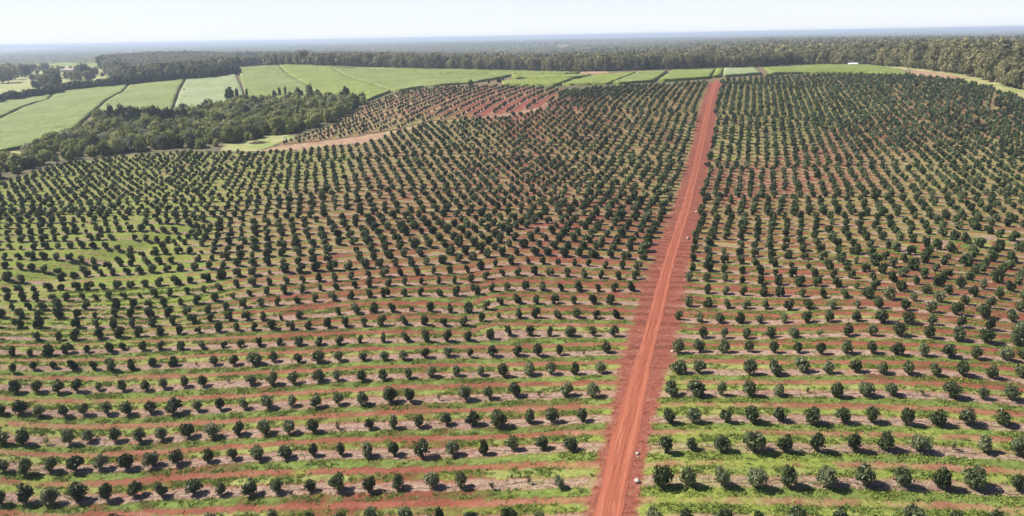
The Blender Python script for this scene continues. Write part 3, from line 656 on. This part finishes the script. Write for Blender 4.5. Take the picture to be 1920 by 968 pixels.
# ---------------------------------------------------------------- grass tufts in the green bands
g=rng; n=420000
q=np.stack([g.uniform(-115,110,n),g.uniform(44,165,n)],-1); v_=rowv(q[:,0],q[:,1]); fr=v_%1.0
gg=greenness(q[:,0],q[:,1]); pn=vnoise(q[:,0]/2.2,q[:,1]/1.6,11)*.55+vnoise(q[:,0]/.7,q[:,1]/.6,12)*.45
band=((fr>.22)&(fr<.47))|((fr>.67)&(fr<.90)); pr_=np.where(band,.9,.05)*sm(.72-gg*.6,.95-gg*.6,pn)
ax_=abs(np.arctan2(q[:,0],q[:,1]))<math.radians(44); rd_=abs(roadd(q[:,0],q[:,1]))*roadf(q[:,1])
ok=(g.random(n)<pr_)&ax_&(rd_>4.2+2.2*vnoise(q[:,0]/3,q[:,1]/3,5))&(np.hypot(q[:,0],q[:,1])>48)
q=q[ok];fr=fr[ok];z=height(q[:,0],q[:,1]); m=len(q)
B=7; ang=g.random((m,B))*6.28; lean=(.07+.15*g.random((m,B))); hh=(.07+.14*g.random((m,1)))*(.7+.6*g.random((m,B))); ww=.03+.04*g.random((m,B))
bx=q[:,0,None]+.14*g.normal(size=(m,B));by=q[:,1,None]+.14*g.normal(size=(m,B)); ca,sa=np.cos(ang),np.sin(ang)
v0=np.stack([bx-sa*ww,by+ca*ww,z[:,None]+0*bx-.01],-1);v1=np.stack([bx+sa*ww,by-ca*ww,z[:,None]+0*bx-.01],-1)
v2=np.stack([bx+ca*lean+sa*ww*.6,by+sa*lean-ca*ww*.6,z[:,None]+hh],-1);v3=np.stack([bx+ca*lean-sa*ww*.6,by+sa*lean+ca*ww*.6,z[:,None]+hh],-1)
V=np.stack([v0,v1,v2,v3],2).reshape(-1,3); Fq=np.arange(len(V)).reshape(-1,4)
tint=np.repeat(np.where((fr<.5),.55,.2)[:,None]+.3*g.random((m,1)),B*4,1).ravel()
tag(link('grass',mesh('grass',V,Fq,M_grass,attrs=dict(tint=tint%1,leaf=np.repeat(g.random(m*B),4)))),'short green grass and weeds growing in bands between the tree rows','grass',None,'stuff')
print('tufts',m)
n=120000
q=np.stack([rng.uniform(-100,100,n),rng.uniform(44,130,n)],-1); fr=rowv(q[:,0],q[:,1])%1.0
ok=((fr<.17)|(fr>.93))&(abs(np.arctan2(q[:,0],q[:,1]))<math.radians(44))&(abs(roadd(q[:,0],q[:,1]))*roadf(q[:,1])>4)&(rng.random(n)<sm(.3,.7,vnoise(q[:,0]/2,q[:,1]/1.5,21))); q=q[ok]; m=len(q)
z=height(q[:,0],q[:,1]); an=rng.random(m)*6.28; l_=(.05+.13*rng.random(m)); w_=.02+.03*rng.random(m); dx,dy=np.cos(an),np.sin(an)
V=np.stack([np.stack([q[:,0]+a*dx*l_-b*dy*w_,q[:,1]+a*dy*l_+b*dx*w_,z+.02+.05*rng.random(m)],-1) for a,b in ((-1,-1),(1,-1),(1,1),(-1,1))],1).reshape(-1,3)
M_lit=foliage('dry_litter',(.10,.06,.045),(.33,.23,.17),(.55,.45,.36),.9,.05,0,3)
tag(link('leaf_litter',mesh('leaf_litter',V,np.arange(len(V)).reshape(-1,4),M_lit,attrs=dict(tint=np.repeat(rng.random(m),4),leaf=np.repeat(rng.random(m),4)))),'dry leaf litter and prunings lying under the tree rows','leaf litter',None,'stuff')
# ---------------------------------------------------------------- woodland and forest trees
def gumP(n,size,seed,lob,core,hi=True):
    return Proto('gum_tree',crown(n,1.0,.33,.15,size,.62,seed,lobes=lob,core=core,jit=.7,flat=.8,bottomcut=1),
      trunk(1,.016,.45,seed,5,.3,6,1.5) if hi else limb([(0,0,-.05),(.01,0,.5)],[.018,.012],4),M_gum,M_gbark)
GH=[gumP(720,.055,300+i,9,.62) for i in range(8)]
GM=[gumP(150,.12,330+i,6,.75,False) for i in range(8)]
GL=[gumP(42,.20,350+i,4,.85,False) for i in range(8)]
def crkP(n,size,seed,lob,core,mc,w=.55,z0=.04): return Proto('creek_tree',crown(n,1.0,w,z0,size,.65,seed,lobes=lob,core=core,jit=.6,flat=1.0),limb([(0,0,-.08),(0,.01,.5)],[.04,.02],5),mc,M_bark)
KH=[crkP(420,.10,400+i,8,.78,M_creek,.5+.05*(i%3)) for i in range(8)]
M_scrub=foliage('grey_scrub_leaf',(.13,.145,.07),(.24,.25,.13),(.36,.36,.22),.7,.1,.25,.1)
KS=[crkP(420,.10,480+i,8,.78,M_scrub,.55) for i in range(4)]
KM=[crkP(150,.17,420+i,6,.85,M_creek,.55) for i in range(6)]
KD=[crkP(420,.09,440+i,7,.75,M_dark,.36+.05*(i%3)) for i in range(6)]
KN=[crkP(260,.09,460+i,4,.7,M_dark,.17,.05) for i in range(4)]
def scatter(P,sp,jit=.45,seed=1):
    g=np.random.default_rng(seed); lo=P.min(0);hi=P.max(0); X,Y=np.meshgrid(np.arange(lo[0],hi[0],sp),np.arange(lo[1],hi[1],sp))
    X[1::2]+=sp*.5; X=X.ravel()+g.uniform(-jit,jit,X.size)*sp;Y=Y.ravel()+g.uniform(-jit,jit,Y.size)*sp
    m=sdist(X,Y,P)>0; return X[m],Y[m]
wx,wy=scatter(WOOD,6.6,.42,5); wz=height(wx,wy); kx,ky,kd=proj(np.stack([wx,wy,wz],-1))
gap=vnoise(wx/14,wy/14,31)>.17+.12*sm(350,100,kx); wx,wy,wz,kx,ky,kd=[a[gap] for a in (wx,wy,wz,kx,ky,kd)]
wH=np.clip((4.6+4.0*vnoise(wx/22,wy/22,33)-1.2*sm(420,200,kx))*(1+.2*rng.normal(size=len(wx))),3.2,12); print('wood',len(wx))
vis=(kx>-30)&(kx<1940); score=np.where(vis,wH/kd*(1.3-.3*(kx>500)),-1); od=np.argsort(-score); 
ind=[i for i in od if vis[i]][:290]; iset=set(ind)
belts={}
for i in ind:
    xx=min(max(kx[i],0),689); bot=np.interp(xx,[0,130,310,400,492,600,690],[337,300,281,279,254,236,196]); top=np.interp(xx,[0,75,150,205,330,440,690],[303,277,243,222,216,198,196])
    f=(bot-ky[i])/max(bot-top,4); b='front' if f<.34 else ('middle' if f<.67 else 'back'); belts.setdefault(b,[]).append(i)
for b,l in belts.items():
    l.sort(key=lambda i:kx[i])
    for n,i in enumerate(l):
        grey=i%6==0 or (i%3==0 and wy[i]%37<9); tone='pale grey green' if grey else ['olive green','bushy dark green','rounded green'][i%3]
        (KS[i%4] if grey else KD[i%6] if i%7==3 else KH[i%8]).place('creek_tree',(wx[i],wy[i],wz[i]),rng.random()*6.28,wH[i]*1.05,wH[i],f"{tone} tree in the {b} belt of the creek woodland, {ordw(n+1)} from the left",'tree','woodland trees along the creek')
items=[(KM[i%6],wx[i],wy[i],wz[i],rng.random()*6.28,wH[i]*1.05,wH[i]) for i in range(len(wx)) if i not in iset]
if items: merge('creek_woodland',items,[M_creek,M_bark],'dense low bush filling the creek valley on the left','woodland','creek woodland')
def at(px,py): return cast([px],[py])[0]
def single(pr,name,px,py,hpx,label,group=None,wf=1.0,cat='tree'):
    w=at(px,py); d=(w-CAM)@CF; H=hpx*d/F; return pr.place(name,w,rng.random()*6.28,H*wf,H,label,cat,group)
# dark emergent trees along the top of the creek woodland
for n,px in enumerate(range(206,350,7)):
    single(KN[n%4] if n%3 else KD[n%6],'casuarina_tree',px+rng.uniform(-2,2),232+rng.uniform(-4,3),27+rng.uniform(-5,6),f"dark upright tree rising out of the creek woodland below the cane, {ordw(n+1)} from the left",'dark upright creek trees')
for n,(x,y,h,nar,lb) in enumerate([(200,265,115,0,'tall rounded dark tree standing in front of the palest cane field'),(290,265,95,1,'thin dark tree just right of the tall rounded one'),(410,240,75,1,'feathery grey green tree beside the brown field track'),
   (740,235,50,0,'short dark bush at the left end of the treetops against the cane'),(800,230,80,1,'first of two narrow dark trees against the cane'),(870,235,90,1,'second of two narrow dark trees against the cane'),(930,238,40,0,'low dark bush right of the two narrow trees'),
   (1015,235,85,0,'dark bushy tree right of the two narrow ones'),(1060,235,45,0,'low bush leaning on the dark bushy tree'),(1170,225,105,0,'tallest dark tree of the creek skyline'),(1250,240,65,0,'dark tree right beside the tallest one'),(1290,255,45,0,'low bush ending the tall dark clump'),
   (1600,240,95,0,'lone round tree near the right end of the creek woodland'),(1790,300,85,0,'purplish tree at the right tip of the creek woodland')]):
    single((KN if nar else KD)[n%4],'woodland_tree',400+x/6.4,140+(y+44)/6.4,(h+36)/6.4,lb,None)
for n,(x,y,h,lb) in enumerate([(883,161,11,'lone round bush on the cane edge above the upper orchard block'),(917,156,6,'small flat bush right of the lone round one'),(935,155,8,'left bush of a joined pair on the cane edge'),(943,155,7.5,'right bush of a joined pair on the cane edge'),
   (974,147,5,'tiny bush on the line between two cane blocks'),(1137,134,6,'small yellowish bush standing before the forest wall'),(1070,138,4,'low bush at the corner of three cane blocks'),(345,172,5,'low grey bush beside the dark field gap')]):
    single(KD[n%6],'bush',x,y,h,lb,None,1.3,'bush')
# windbreak and farm trees on the far left
wb=[(115,173),(178,167),(240,161),(300,155),(350,151),(400,147),(446,139)]
xs=np.arange(115,447,6.5)
for n,x in enumerate(xs):
    single(KD[n%6],'windbreak_tree',x,np.interp(x,[p[0] for p in wb],[p[1] for p in wb]),17.5+rng.uniform(-3,3),f"dense dark windbreak tree along the cane field edge, {ordw(n+1)} from the left",'windbreak along the cane fields',1.25)
for n,x in enumerate(np.arange(-8,114,6.0)):
    single(KD[n%6],'hedge_tree',x,194-.155*x+rng.uniform(-2,1),15+rng.uniform(-3,4),f"dark tree bordering the far left cane field, {ordw(n+1)} from the picture's left edge",'trees bordering the left cane field',1.3)
FT=[(30,530,210),(110,520,200),(200,480,160),(330,450,140),(280,440,120),(380,420,110),(490,415,62),(450,360,70),(530,370,60),(610,385,90),(680,470,140),(640,440,90),(740,475,120),(430,480,65),(490,488,65),(590,590,155),(470,600,95),(740,560,150),(700,600,110),(765,362,55),(820,345,32),(915,332,26),(1010,390,80),(1045,400,85),(880,480,100),(950,495,110),(1010,505,120),(1110,440,150),(1140,500,120),(1190,480,100),(1240,425,95),(1335,447,58),(1335,345,140),(1420,350,120),(1440,425,110),(1400,400,90),(1520,400,130),(1540,310,90),(1600,400,120),(1640,385,110),(1590,450,80),(60,440,120),(150,400,110),(620,600,60)]
_g=np.random.default_rng(12)
FT+=[(float(x),float(y),float(h)) for x,y,h in zip(_g.uniform(-20,1640,14),_g.uniform(345,400,14),_g.uniform(50,90,14)) if not (770<x<1000)]
FT+=[(float(x),float(y),float(h)) for x,y,h in zip(_g.uniform(1350,1650,9),_g.uniform(330,470,9),_g.uniform(80,120,9))]
for n,(x,y,h) in enumerate(sorted(FT)):
    px,py=x/6.91,80+y/6.91
    single((GH if n%2 else KD)[n%6],'paddock_tree',px,py,h/6.91*1.12,f"{'spreading' if h<100 else 'tall'} farm tree in the pale paddock around the farmhouse, {ordw(n+1)} from the left",'farm trees around the farmhouse',1.45)
# wooded rise behind the windbreak
HILL=pworld([(195,112),(240,104),(300,103),(420,108),(505,121),(440,127),(400,138),(330,144),(250,150),(205,145)])
hx,hy=scatter(HILL,13,.45,9); print('hill',len(hx)); hz=height(hx,hy); ux_,uy_,ud_=proj(np.stack([hx,hy,hz],-1))
hf=(np.hypot(hx,hy)); pk=np.argsort(hf)[:170]; hs=set(pk); o_=sorted(pk,key=lambda i:ux_[i])
merge('hill_forest',[((GM if i%3 else KM)[i%6],hx[i],hy[i],hz[i],rng.random()*6.28,(17+5*rng.random())*(1 if i%3 else .8),11.5+4*rng.random()) for i in range(len(hx)) if i not in hs],[M_gum,M_gbark],'bluish forest covering the rise on the far left','forest','trees on the far wooded rise')
for n,i in enumerate(o_):
    H=11+5*rng.random(); (GM if n%3 else KD)[n%6].place('hill_tree',(hx[i],hy[i],hz[i]),rng.random()*6.28,H*1.25,H,f"bluish green tree on the wooded rise behind the windbreak, {ordw(n+1)} from the left",'tree','trees on the far wooded rise')
# the tall forest: an edge that follows the paddocks, individuals in front, one mass behind
EDGE=[(500,123),(600,125.5),(700,128.5),(800,131),(960,133.5),(1100,134.5),(1250,131),(1400,127),(1500,122),(1600,122),(1680,125.5),(1740,132),(1800,140),(1840,149),(1880,161),(1920,171),(2000,198),(2200,250)]
ew=cast([e[0] for e in EDGE],[e[1] for e in EDGE]); eaz=np.arctan2(ew[:,0],ew[:,1]); er=np.hypot(ew[:,0],ew[:,1])
print('edge r',er.round(0))
_a0=math.atan2(*at(190,119)[:2]); eaz=np.concatenate([[-1.2,_a0-.01,_a0+.01,eaz[0]-.012],eaz]); er=np.concatenate([[2500,2500,2050,2050],er])
def edge_r(a): return np.interp(a,eaz,er)
gx_,gy_=[],[]
g=np.random.default_rng(77)
for r0,r1,sp in ((300,900,7.2),(900,1300,8.5),(1300,2300,11.5)):
    n=int((1.55)*(r1*r1-r0*r0)/2/(sp*sp)); a=g.uniform(-.70,.85,n); r=np.sqrt(g.uniform(r0*r0,r1*r1,n))
    e=edge_r(a); m=(r>e+2+6*vnoise(a*160,r*0,41)); gx_.append((r*np.sin(a))[m]);gy_.append((r*np.cos(a))[m])
# an even front rank so that the forest wall is closed
a=np.arange(-.33,.85,.006); a=a+g.uniform(-.002,.002,len(a)); r=edge_r(a)+g.uniform(1,7,len(a)); gx_.append(r*np.sin(a));gy_.append(r*np.cos(a))
fx=np.concatenate(gx_);fy=np.concatenate(gy_)
for C_ in CLEAR[:1]: 
    m=sdist(fx,fy,C_)<-5; fx,fy=fx[m],fy[m]
fz=height(fx,fy); sx_,sy_,sd_=proj(np.stack([fx,fy,fz],-1)); fH=((12.0+3*sm(1300,1700,sx_)*sm(1100,500,sd_))+4*vnoise(fx/60,fy/60,51))*(1+.14*rng.normal(size=len(fx))); print('forest',len(fx))
fH=np.clip(fH,7.5,26)
er_=edge_r(np.arctan2(fx,fy)); front=(np.hypot(fx,fy)-er_)
vis=(sx_>-20)&(sx_<1950); sc_=np.where(vis&(front<70),fH/sd_*np.exp(-front/60),-1); ind=[i for i in np.argsort(-sc_)[:300] if sc_[i]>0]; iset=set(ind); ind.sort(key=lambda i:-sx_[i])
for n,i in enumerate(ind):
    w_=['dense olive','tall open','spreading brownish green'][i%3]
    GH[i%8].place('gum_tree',(fx[i],fy[i],fz[i]),rng.random()*6.28,fH[i]*1.12,fH[i],f"{w_} gum tree at the forest edge, {ordw(n+1)} from the right picture edge",'tree','gum trees along the forest edge')
items=[((GM if sd_[i]<900 else GL)[i%8],fx[i],fy[i],fz[i],rng.random()*6.28,fH[i]*1.15,fH[i]) for i in range(len(fx)) if i not in iset and -250<sx_[i]<2200]
merge('gum_forest',items,[M_gum,M_gbark],'brownish green gum forest stretching back from the fields to the plain','forest','gum forest')
# far canopy: a continuous rough treetop layer out to the horizon
a=np.radians(np.arange(-46,52,.085)); r=1250*1.0105**np.arange(0,375); AA,RR=np.meshgrid(a,r)
AA=AA+rng.uniform(-.5,.5,AA.shape)*np.radians(.085); RR=RR*(1+rng.uniform(-.45,.45,RR.shape)*.0105)
X=RR*np.sin(AA);Y=RR*np.cos(AA); Hc=height(X,Y); E_=np.maximum(edge_r(AA)+30,2150.0)
ramp=sm(0,120,RR-E_); amp=9+6*sm(2500,5000,RR)
Z=Hc+ramp*(11+amp*(rng.random(X.shape)-.5)+7*(vnoise(X/70,Y/70,61)-.5)+2.0*(vnoise(X/700,Y/700,62)-.5)*ramp)-6*(1-ramp)
for C_ in CLEAR[:2]:
    lo=C_.min(0)-60;hi=C_.max(0)+60; m=(X>lo[0])&(X<hi[0])&(Y>lo[1])&(Y<hi[1])
    if m.any(): s_=sdist(X[m],Y[m],C_); zz=Z[m]; zz[s_>-12]=Hc[m][s_>-12]-5; Z[m]=zz
cl=(vnoise(X/700,Y/300,71)*.7+.3*vnoise(X/150,Y/90,72))>.74; Z[cl&(RR>3000)]=(Hc-4)[cl&(RR>3000)]
i2=np.arange(X.size).reshape(X.shape); Fc=np.stack([i2[:-1,:-1],i2[:-1,1:],i2[1:,1:],i2[1:,:-1]],-1).reshape(-1,4)[:,::-1]
kp=(ramp[:-1,:-1]>0).ravel()
tag(link('far_forest',mesh('far_forest',np.stack([X,Y,Z],-1).reshape(-1,3),Fc[kp],M_can,attrs=dict(leaf=rng.random(X.size),tint=np.clip(vnoise(X/240,Y/500,81)*.55+.25*vnoise(X/60,Y/120,82)+.2*rng.random(X.shape),0,.98).ravel()))),'endless blue hazy forest covering the plain to the horizon','forest',None,'stuff')
# ---------------------------------------------------------------- buildings, vehicle, small things
M_white=plain('white_sheet_metal',(.80,.80,.78),.4,.05,2,.5); M_cream=plain('cream_weatherboard',(.55,.50,.42),.8,.1,3)
M_pink=plain('faded_pink_roof',(.40,.21,.19),.6,.12,1.5); M_glass=plain('dark_window_glass',(.03,.035,.04),.15,.1,3,.6)
M_tyre=plain('black_tyre',(.02,.02,.02),.9,.2,9); M_rock=plain('pale_stone',(.50,.42,.36),.9,.3,3); M_or=plain('orange_plastic',(.75,.16,.03),.5,.08,4)
M_wood=plain('dead_wood',(.17,.10,.08),.95,.35,4); M_tree_pipe=plain('black_poly_pipe',(.03,.03,.03),.5,.1,4)
def boxv(x0,x1,y0,y1,z0,z1):
    V=[(x,y,z) for z in (z0,z1) for y in (y0,y1) for x in (x0,x1)]
    return V,[(0,2,3,1),(4,5,7,6),(0,1,5,4),(2,6,7,3),(0,4,6,2),(1,3,7,5)]
def boxes(name,bs,mat,parent=None,bev=0):
    V=[];Fs=[]
    for b in bs:
        v,f=boxv(*b);Fs+=[tuple(i+len(V) for i in q) for q in f];V+=v
    me=mesh(name,V,Fs,mat)
    if bev:
        bm=bmesh.new();bm.from_mesh(me);bmesh.ops.bevel(bm,geom=list(bm.edges),offset=bev,segments=2,affect='EDGES',profile=.6);bm.to_mesh(me);bm.free()
    return link(name,me,parent)
def prism(name,pts,y0,y1,mat,parent):
    n=len(pts);V=[(x,y0,z) for x,z in pts]+[(x,y1,z) for x,z in pts]
    Fs=[tuple(range(n))[::-1],tuple(range(n,2*n))]+[(i,(i+1)%n,n+(i+1)%n,n+i) for i in range(n)]
    return link(name,mesh(name,V,Fs,mat),parent)
def hiproof(name,L,W,z0,h,mat,parent,ov=.6,hip=None):
    l,w=L/2+ov,W/2+ov; hip=w if hip is None else hip
    V=[(-l,-w,z0),(l,-w,z0),(l,w,z0),(-l,w,z0),(-l+hip,0,z0+h),(l-hip,0,z0+h)]+[(-l,-w,z0-.18),(l,-w,z0-.18),(l,w,z0-.18),(-l,w,z0-.18)]
    Fs=[(0,1,5,4),(1,2,5),(2,3,4,5),(3,0,4),(6,7,1,0),(7,8,2,1),(8,9,3,2),(9,6,0,3),(9,8,7,6)]
    return link(name,mesh(name,V,Fs,mat),parent)
def house(name,px,py,L,W,h,rh,rz,wall,roof,label,cat,nwin,hip=None,door=True):
    w=at(px,py); e=link(name,None,None,w,rz); tag(e,label,cat)
    boxes('wall',[(-L/2,L/2,-W/2,W/2,-1.2,h)],wall,e); r=hiproof('roof',L,W,h+.02,rh,roof,e,hip=hip)
    for i in range(nwin):
        cx=-L/2+(i+.7)*L/(nwin+.6); f=boxes('window',[(cx-.8,cx+.8,-W/2-.06,-W/2+.02,1.0,2.2)],M_white,e); boxes('pane',[(cx-.7,cx+.7,-W/2-.09,-W/2-.05,1.1,2.1)],M_glass,f)
    if door: boxes('door',[(L/2-1.5,L/2-.5,-W/2-.07,-W/2+.02,0,2.1)],M_wood,e)
    return e
house('farmhouse',130,134.5,27,10,3.2,3.6,.06,M_cream,M_pink,'long low farmhouse under a faded pink hip roof, among the farm trees','house',6)
house('farmhouse',258,133,13,8,3,2.6,-.2,M_cream,M_pink,'small house with pink roof half hidden in trees on the wooded rise','house',3)
house('farm_shed',96,175.5,9.5,6,3.6,1.5,.25,M_white,M_white,'white roofed shed at the corner of the left cane fields','shed',1,hip=.3)
house('farm_shed',1599,125,6.8,5,2.5,1.1,.0,M_white,M_white,'small white shed on the crest before the right hand forest','shed',1,hip=.3)
for n,(px,py,L,lb) in enumerate([(22,95,38,'leftmost long white building far away on the plain'),(62,95,30,'second far white building on the plain, in the pale clearing'),(88,93,34,'rightmost far white building on the plain clearing')]):
    house('distant_building',px,py,L,14,7,3,.1*n,M_white,M_white,lb,'building',3,hip=.5,door=False)
# utility vehicle parked on the bare track at the forest
w=at(1702.5,133.5); e=link('utility_vehicle',None,None,w,2.75); tag(e,'white utility vehicle parked on the bare track beside the forest','vehicle')
prism('body',[(-2.4,.45),(2.45,.45),(2.5,.95),(1.35,1.08),(.75,1.72),(-.45,1.76),(-.6,1.1),(-2.4,1.1)],-.88,.88,M_white,e)
prism('side_window',[(1.15,1.12),(.68,1.62),(-.35,1.66),(-.45,1.12)],-.90,-.885,M_glass,e); prism('side_window',[(1.15,1.12),(.68,1.62),(-.35,1.66),(-.45,1.12)],.885,.90,M_glass,e)
boxes('tray',[(-2.35,-.62,-.80,.80,1.101,1.16),(-2.38,-2.30,-.84,.84,1.101,1.42),(-2.3,-.62,-.86,-.80,1.101,1.42),(-2.3,-.62,.80,.86,1.101,1.42)],M_white,e)
for x_ in (-1.5,1.55):
    for y_ in (-.82,.82):
        V,F4=limb([(x_,y_-.11,.36),(x_,y_+.11,.36)],[.36,.36],16); F_=[tuple(q) for q in F4]+[tuple(range(16))[::-1],tuple(range(16,32))]; wh=link('wheel',mesh('wheel',V,F_,M_tyre),e)
        V,F4=limb([(x_,y_-.12,.36),(x_,y_+.12,.36)],[.19,.19],12); F_=[tuple(q) for q in F4]+[tuple(range(12))[::-1],tuple(range(12,24))]; link('rim',mesh('rim',V,F_,M_white),wh)
# stones beside the road
def rock(px,py,r,label,seed):
    g=np.random.default_rng(seed); V=CS3*(1+.22*g.normal(size=(len(CS3),1)))*np.array([1.15,.9,.75])*r; V[:,2]+=r*.45
    tag(link('stone',mesh('stone',V,CSF3,M_rock),None,at(px,py),g.random()*6),label,'stone')
for n,(px,py,r,lb) in enumerate([(1195,904,.34,'biggest white stone beside the red road near the bottom'),(1195,852,.22,'pale flat stone on the road verge above the biggest one'),(1290,448,.45,'pale stone on the right verge halfway up the red road'),(1306,398,.38,'small pale stone on the right verge, higher up the road'),(1312,354,.4,'farthest pale stone on the right road verge'),(1261,660,.28,'small white stone at the foot of the tree right of the road'),(1196,858,.12,'tiny stone just below the pale flat stone'),(1145,388,.3,'tiny white stone among the trees left of the road')]): rock(px,py,r,lb,900+n)
w=at(1294.5,491); e=link('bucket',None,None,w); tag(e,'small orange bucket at the tree row beside the red road','bucket')
V,F4=limb([(0,0,0),(0,0,.5)],[.2,.28],14); link('body',mesh('body',V,[tuple(q) for q in F4]+[tuple(range(14))[::-1]],M_or),e)
V,F4=limb([(-.27,0,.5),(-.2,0,.68),(0,0,.75),(.2,0,.68),(.27,0,.5)],[.012]*5,5); link('handle',mesh('handle',V,F4,M_white),e)
w=at(533,259); e=link('water_tank',None,None,w); tag(e,'small white tank under the trees at the creek clearing','tank')
V,F4=limb([(0,0,-.2),(0,0,1.0)],[.6,.6],18); link('body',mesh('body',V,F4,M_white),e)
V=[(.64*math.cos(2*math.pi*i/18),.64*math.sin(2*math.pi*i/18),1.0) for i in range(18)]+[(0,0,1.25)]; link('lid',mesh('lid',V,[(i,(i+1)%18,18) for i in range(18)],M_white),e)
# heap of cleared branches
g=np.random.default_rng(5); Vs=[];Fs=[];o=0
for i in range(90):
    a=g.random()*6.28;r_=g.random()**.6*3.2; c=np.array([math.cos(a)*r_*1.6,math.sin(a)*r_*.7,max(.1,(1.5-r_*.4)*g.random())]); d=g.normal(size=3);d[2]*=.35;d/=np.linalg.norm(d); l=.8+1.4*g.random()
    V,F4=limb([c-d*l,c+g.normal(size=3)*.1,c+d*l],[.09,.07,.03],5); Vs.append(V);Fs.append(F4+o);o+=len(V)
tag(link('brush_heap',mesh('brush_heap',np.concatenate(Vs),np.concatenate(Fs),M_wood),None,at(487,269)),'dark heap of cleared branches on the pale creek clearing','brush heap')
# drip hoses lying on the mulch of the nearest rows
def hose(k,side,label):
    xs=np.arange(-95,100,1.5); pts=[]
    for x in xs:
        ys_=np.arange(40,135,.5); v_=rowv(np.full(len(ys_),x),ys_)-(k+.06+.05*math.sin(x*.21+k)+.03*math.sin(x*.9)); j=np.nonzero((v_[:-1]<0)&(v_[1:]>=0))[0]
        if len(j): y=ys_[j[0]]; d=x-float(roadx(y)); (pts.append((x,y)) if (side=='right' and d>5.0) or (side=='left' and d<-6.2) else None)
    if len(pts)<4: return
    p=np.array(pts); z=height(p[:,0],p[:,1])+.035; V,F4=limb(np.column_stack([p,z]),[.022]*len(p),4)
    tag(link('irrigation_hose',mesh('irrigation_hose',V,F4,M_tree_pipe)),label,'hose','irrigation hoses along the tree rows')
for k in range(0,5):
    for side in ('left','right'): hose(k,side,f"thin black hose along the {ordw(k+1)} tree row from the bottom, {side} of the red road")
# ---------------------------------------------------------------- air, sky, sun, camera
def hz():
    m=bpy.data.materials.new('air'); m.use_nodes=True; t=m.node_tree; t.nodes.clear(); o=t.nodes.new('ShaderNodeOutputMaterial'); v=t.nodes.new('ShaderNodeVolumePrincipled')
    v.inputs['Color'].default_value=HAZECOL; v.inputs['Density'].default_value=HAZED; v.inputs['Anisotropy'].default_value=.1
    t.links.new(v.outputs[0],o.inputs['Volume']); return m
HAZED=1.5e-4; HAZECOL=(.74,.85,1.0,1)
zmin=float(min(GZ.min(),-40))-2; zmax=float(max(GZ.max()+2,Z.max()+2,CAMZ+6))
hb=boxes('haze',[(-69000,69000,-69000,69000,zmin,zmax)],hz()); tag(hb,'thin blue air that veils the distant forest','haze',None,'stuff')
sv=np.array([-1,.36,1.06*math.tan(math.radians(44))]); sv/=np.linalg.norm(sv); el=math.asin(sv[2]); azs=math.atan2(sv[0],sv[1])
W=bpy.data.worlds.new('World'); sc.world=W; W.use_nodes=True; nt=W.node_tree; nt.nodes.clear()
sky=nt.nodes.new('ShaderNodeTexSky'); sky.sky_type='NISHITA'; sky.sun_disc=False; sky.sun_elevation=el; sky.sun_rotation=azs; sky.altitude=100; sky.air_density=1.0; sky.dust_density=.25; sky.ozone_density=1.0
bg=nt.nodes.new('ShaderNodeBackground'); bg.inputs[1].default_value=.055; wo=nt.nodes.new('ShaderNodeOutputWorld'); mx=nt.nodes.new('ShaderNodeMix'); mx.data_type='RGBA'; mx.blend_type='MULTIPLY'; mx.inputs[0].default_value=1; mx.inputs[7].default_value=(.87,.925,1.10,1); nt.links.new(sky.outputs[0],mx.inputs[6]); tc=nt.nodes.new('ShaderNodeTexCoord'); sp=nt.nodes.new('ShaderNodeSeparateXYZ'); nt.links.new(tc.outputs['Generated'],sp.inputs[0])
mr=nt.nodes.new('ShaderNodeMapRange'); mr.interpolation_type='SMOOTHSTEP'; nt.links.new(sp.outputs['Z'],mr.inputs[0])
for i_,v_ in enumerate((0,.22,.88,0)): mr.inputs[i_+1].default_value=v_
veil=nt.nodes.new('ShaderNodeMix'); veil.data_type='RGBA'; nt.links.new(mr.outputs[0],veil.inputs[0]); nt.links.new(mx.outputs[2],veil.inputs[6]); veil.inputs[7].default_value=(10.9,11.5,12.1,1)
nt.links.new(veil.outputs[2],bg.inputs[0]); nt.links.new(bg.outputs[0],wo.inputs[0])
L=bpy.data.lights.new('sun','SUN'); L.energy=5; L.angle=math.radians(.53); L.color=(1,.96,.9); so=bpy.data.objects.new('sun',L); COL.objects.link(so)
so.rotation_euler=Vector([float(c) for c in sv]).to_track_quat('Z','Y').to_euler()
cd=bpy.data.cameras.new('camera'); co=bpy.data.objects.new('camera',cd); COL.objects.link(co); cd.sensor_width=36; cd.lens=F/1920*36; cd.clip_start=.5; cd.clip_end=200000
Mx=Matrix([[float(CR[i]),float(CU[i]),float(-CF[i])] for i in range(3)]).to_4x4(); Mx.translation=Vector([float(c) for c in CAM]); co.matrix_world=Mx
sc.camera=co
sc.render.resolution_x=1024; sc.render.resolution_y=516
sc.view_settings.view_transform='Standard'; sc.view_settings.look='None'; sc.view_settings.exposure=EXPO; sc.view_settings.gamma=1
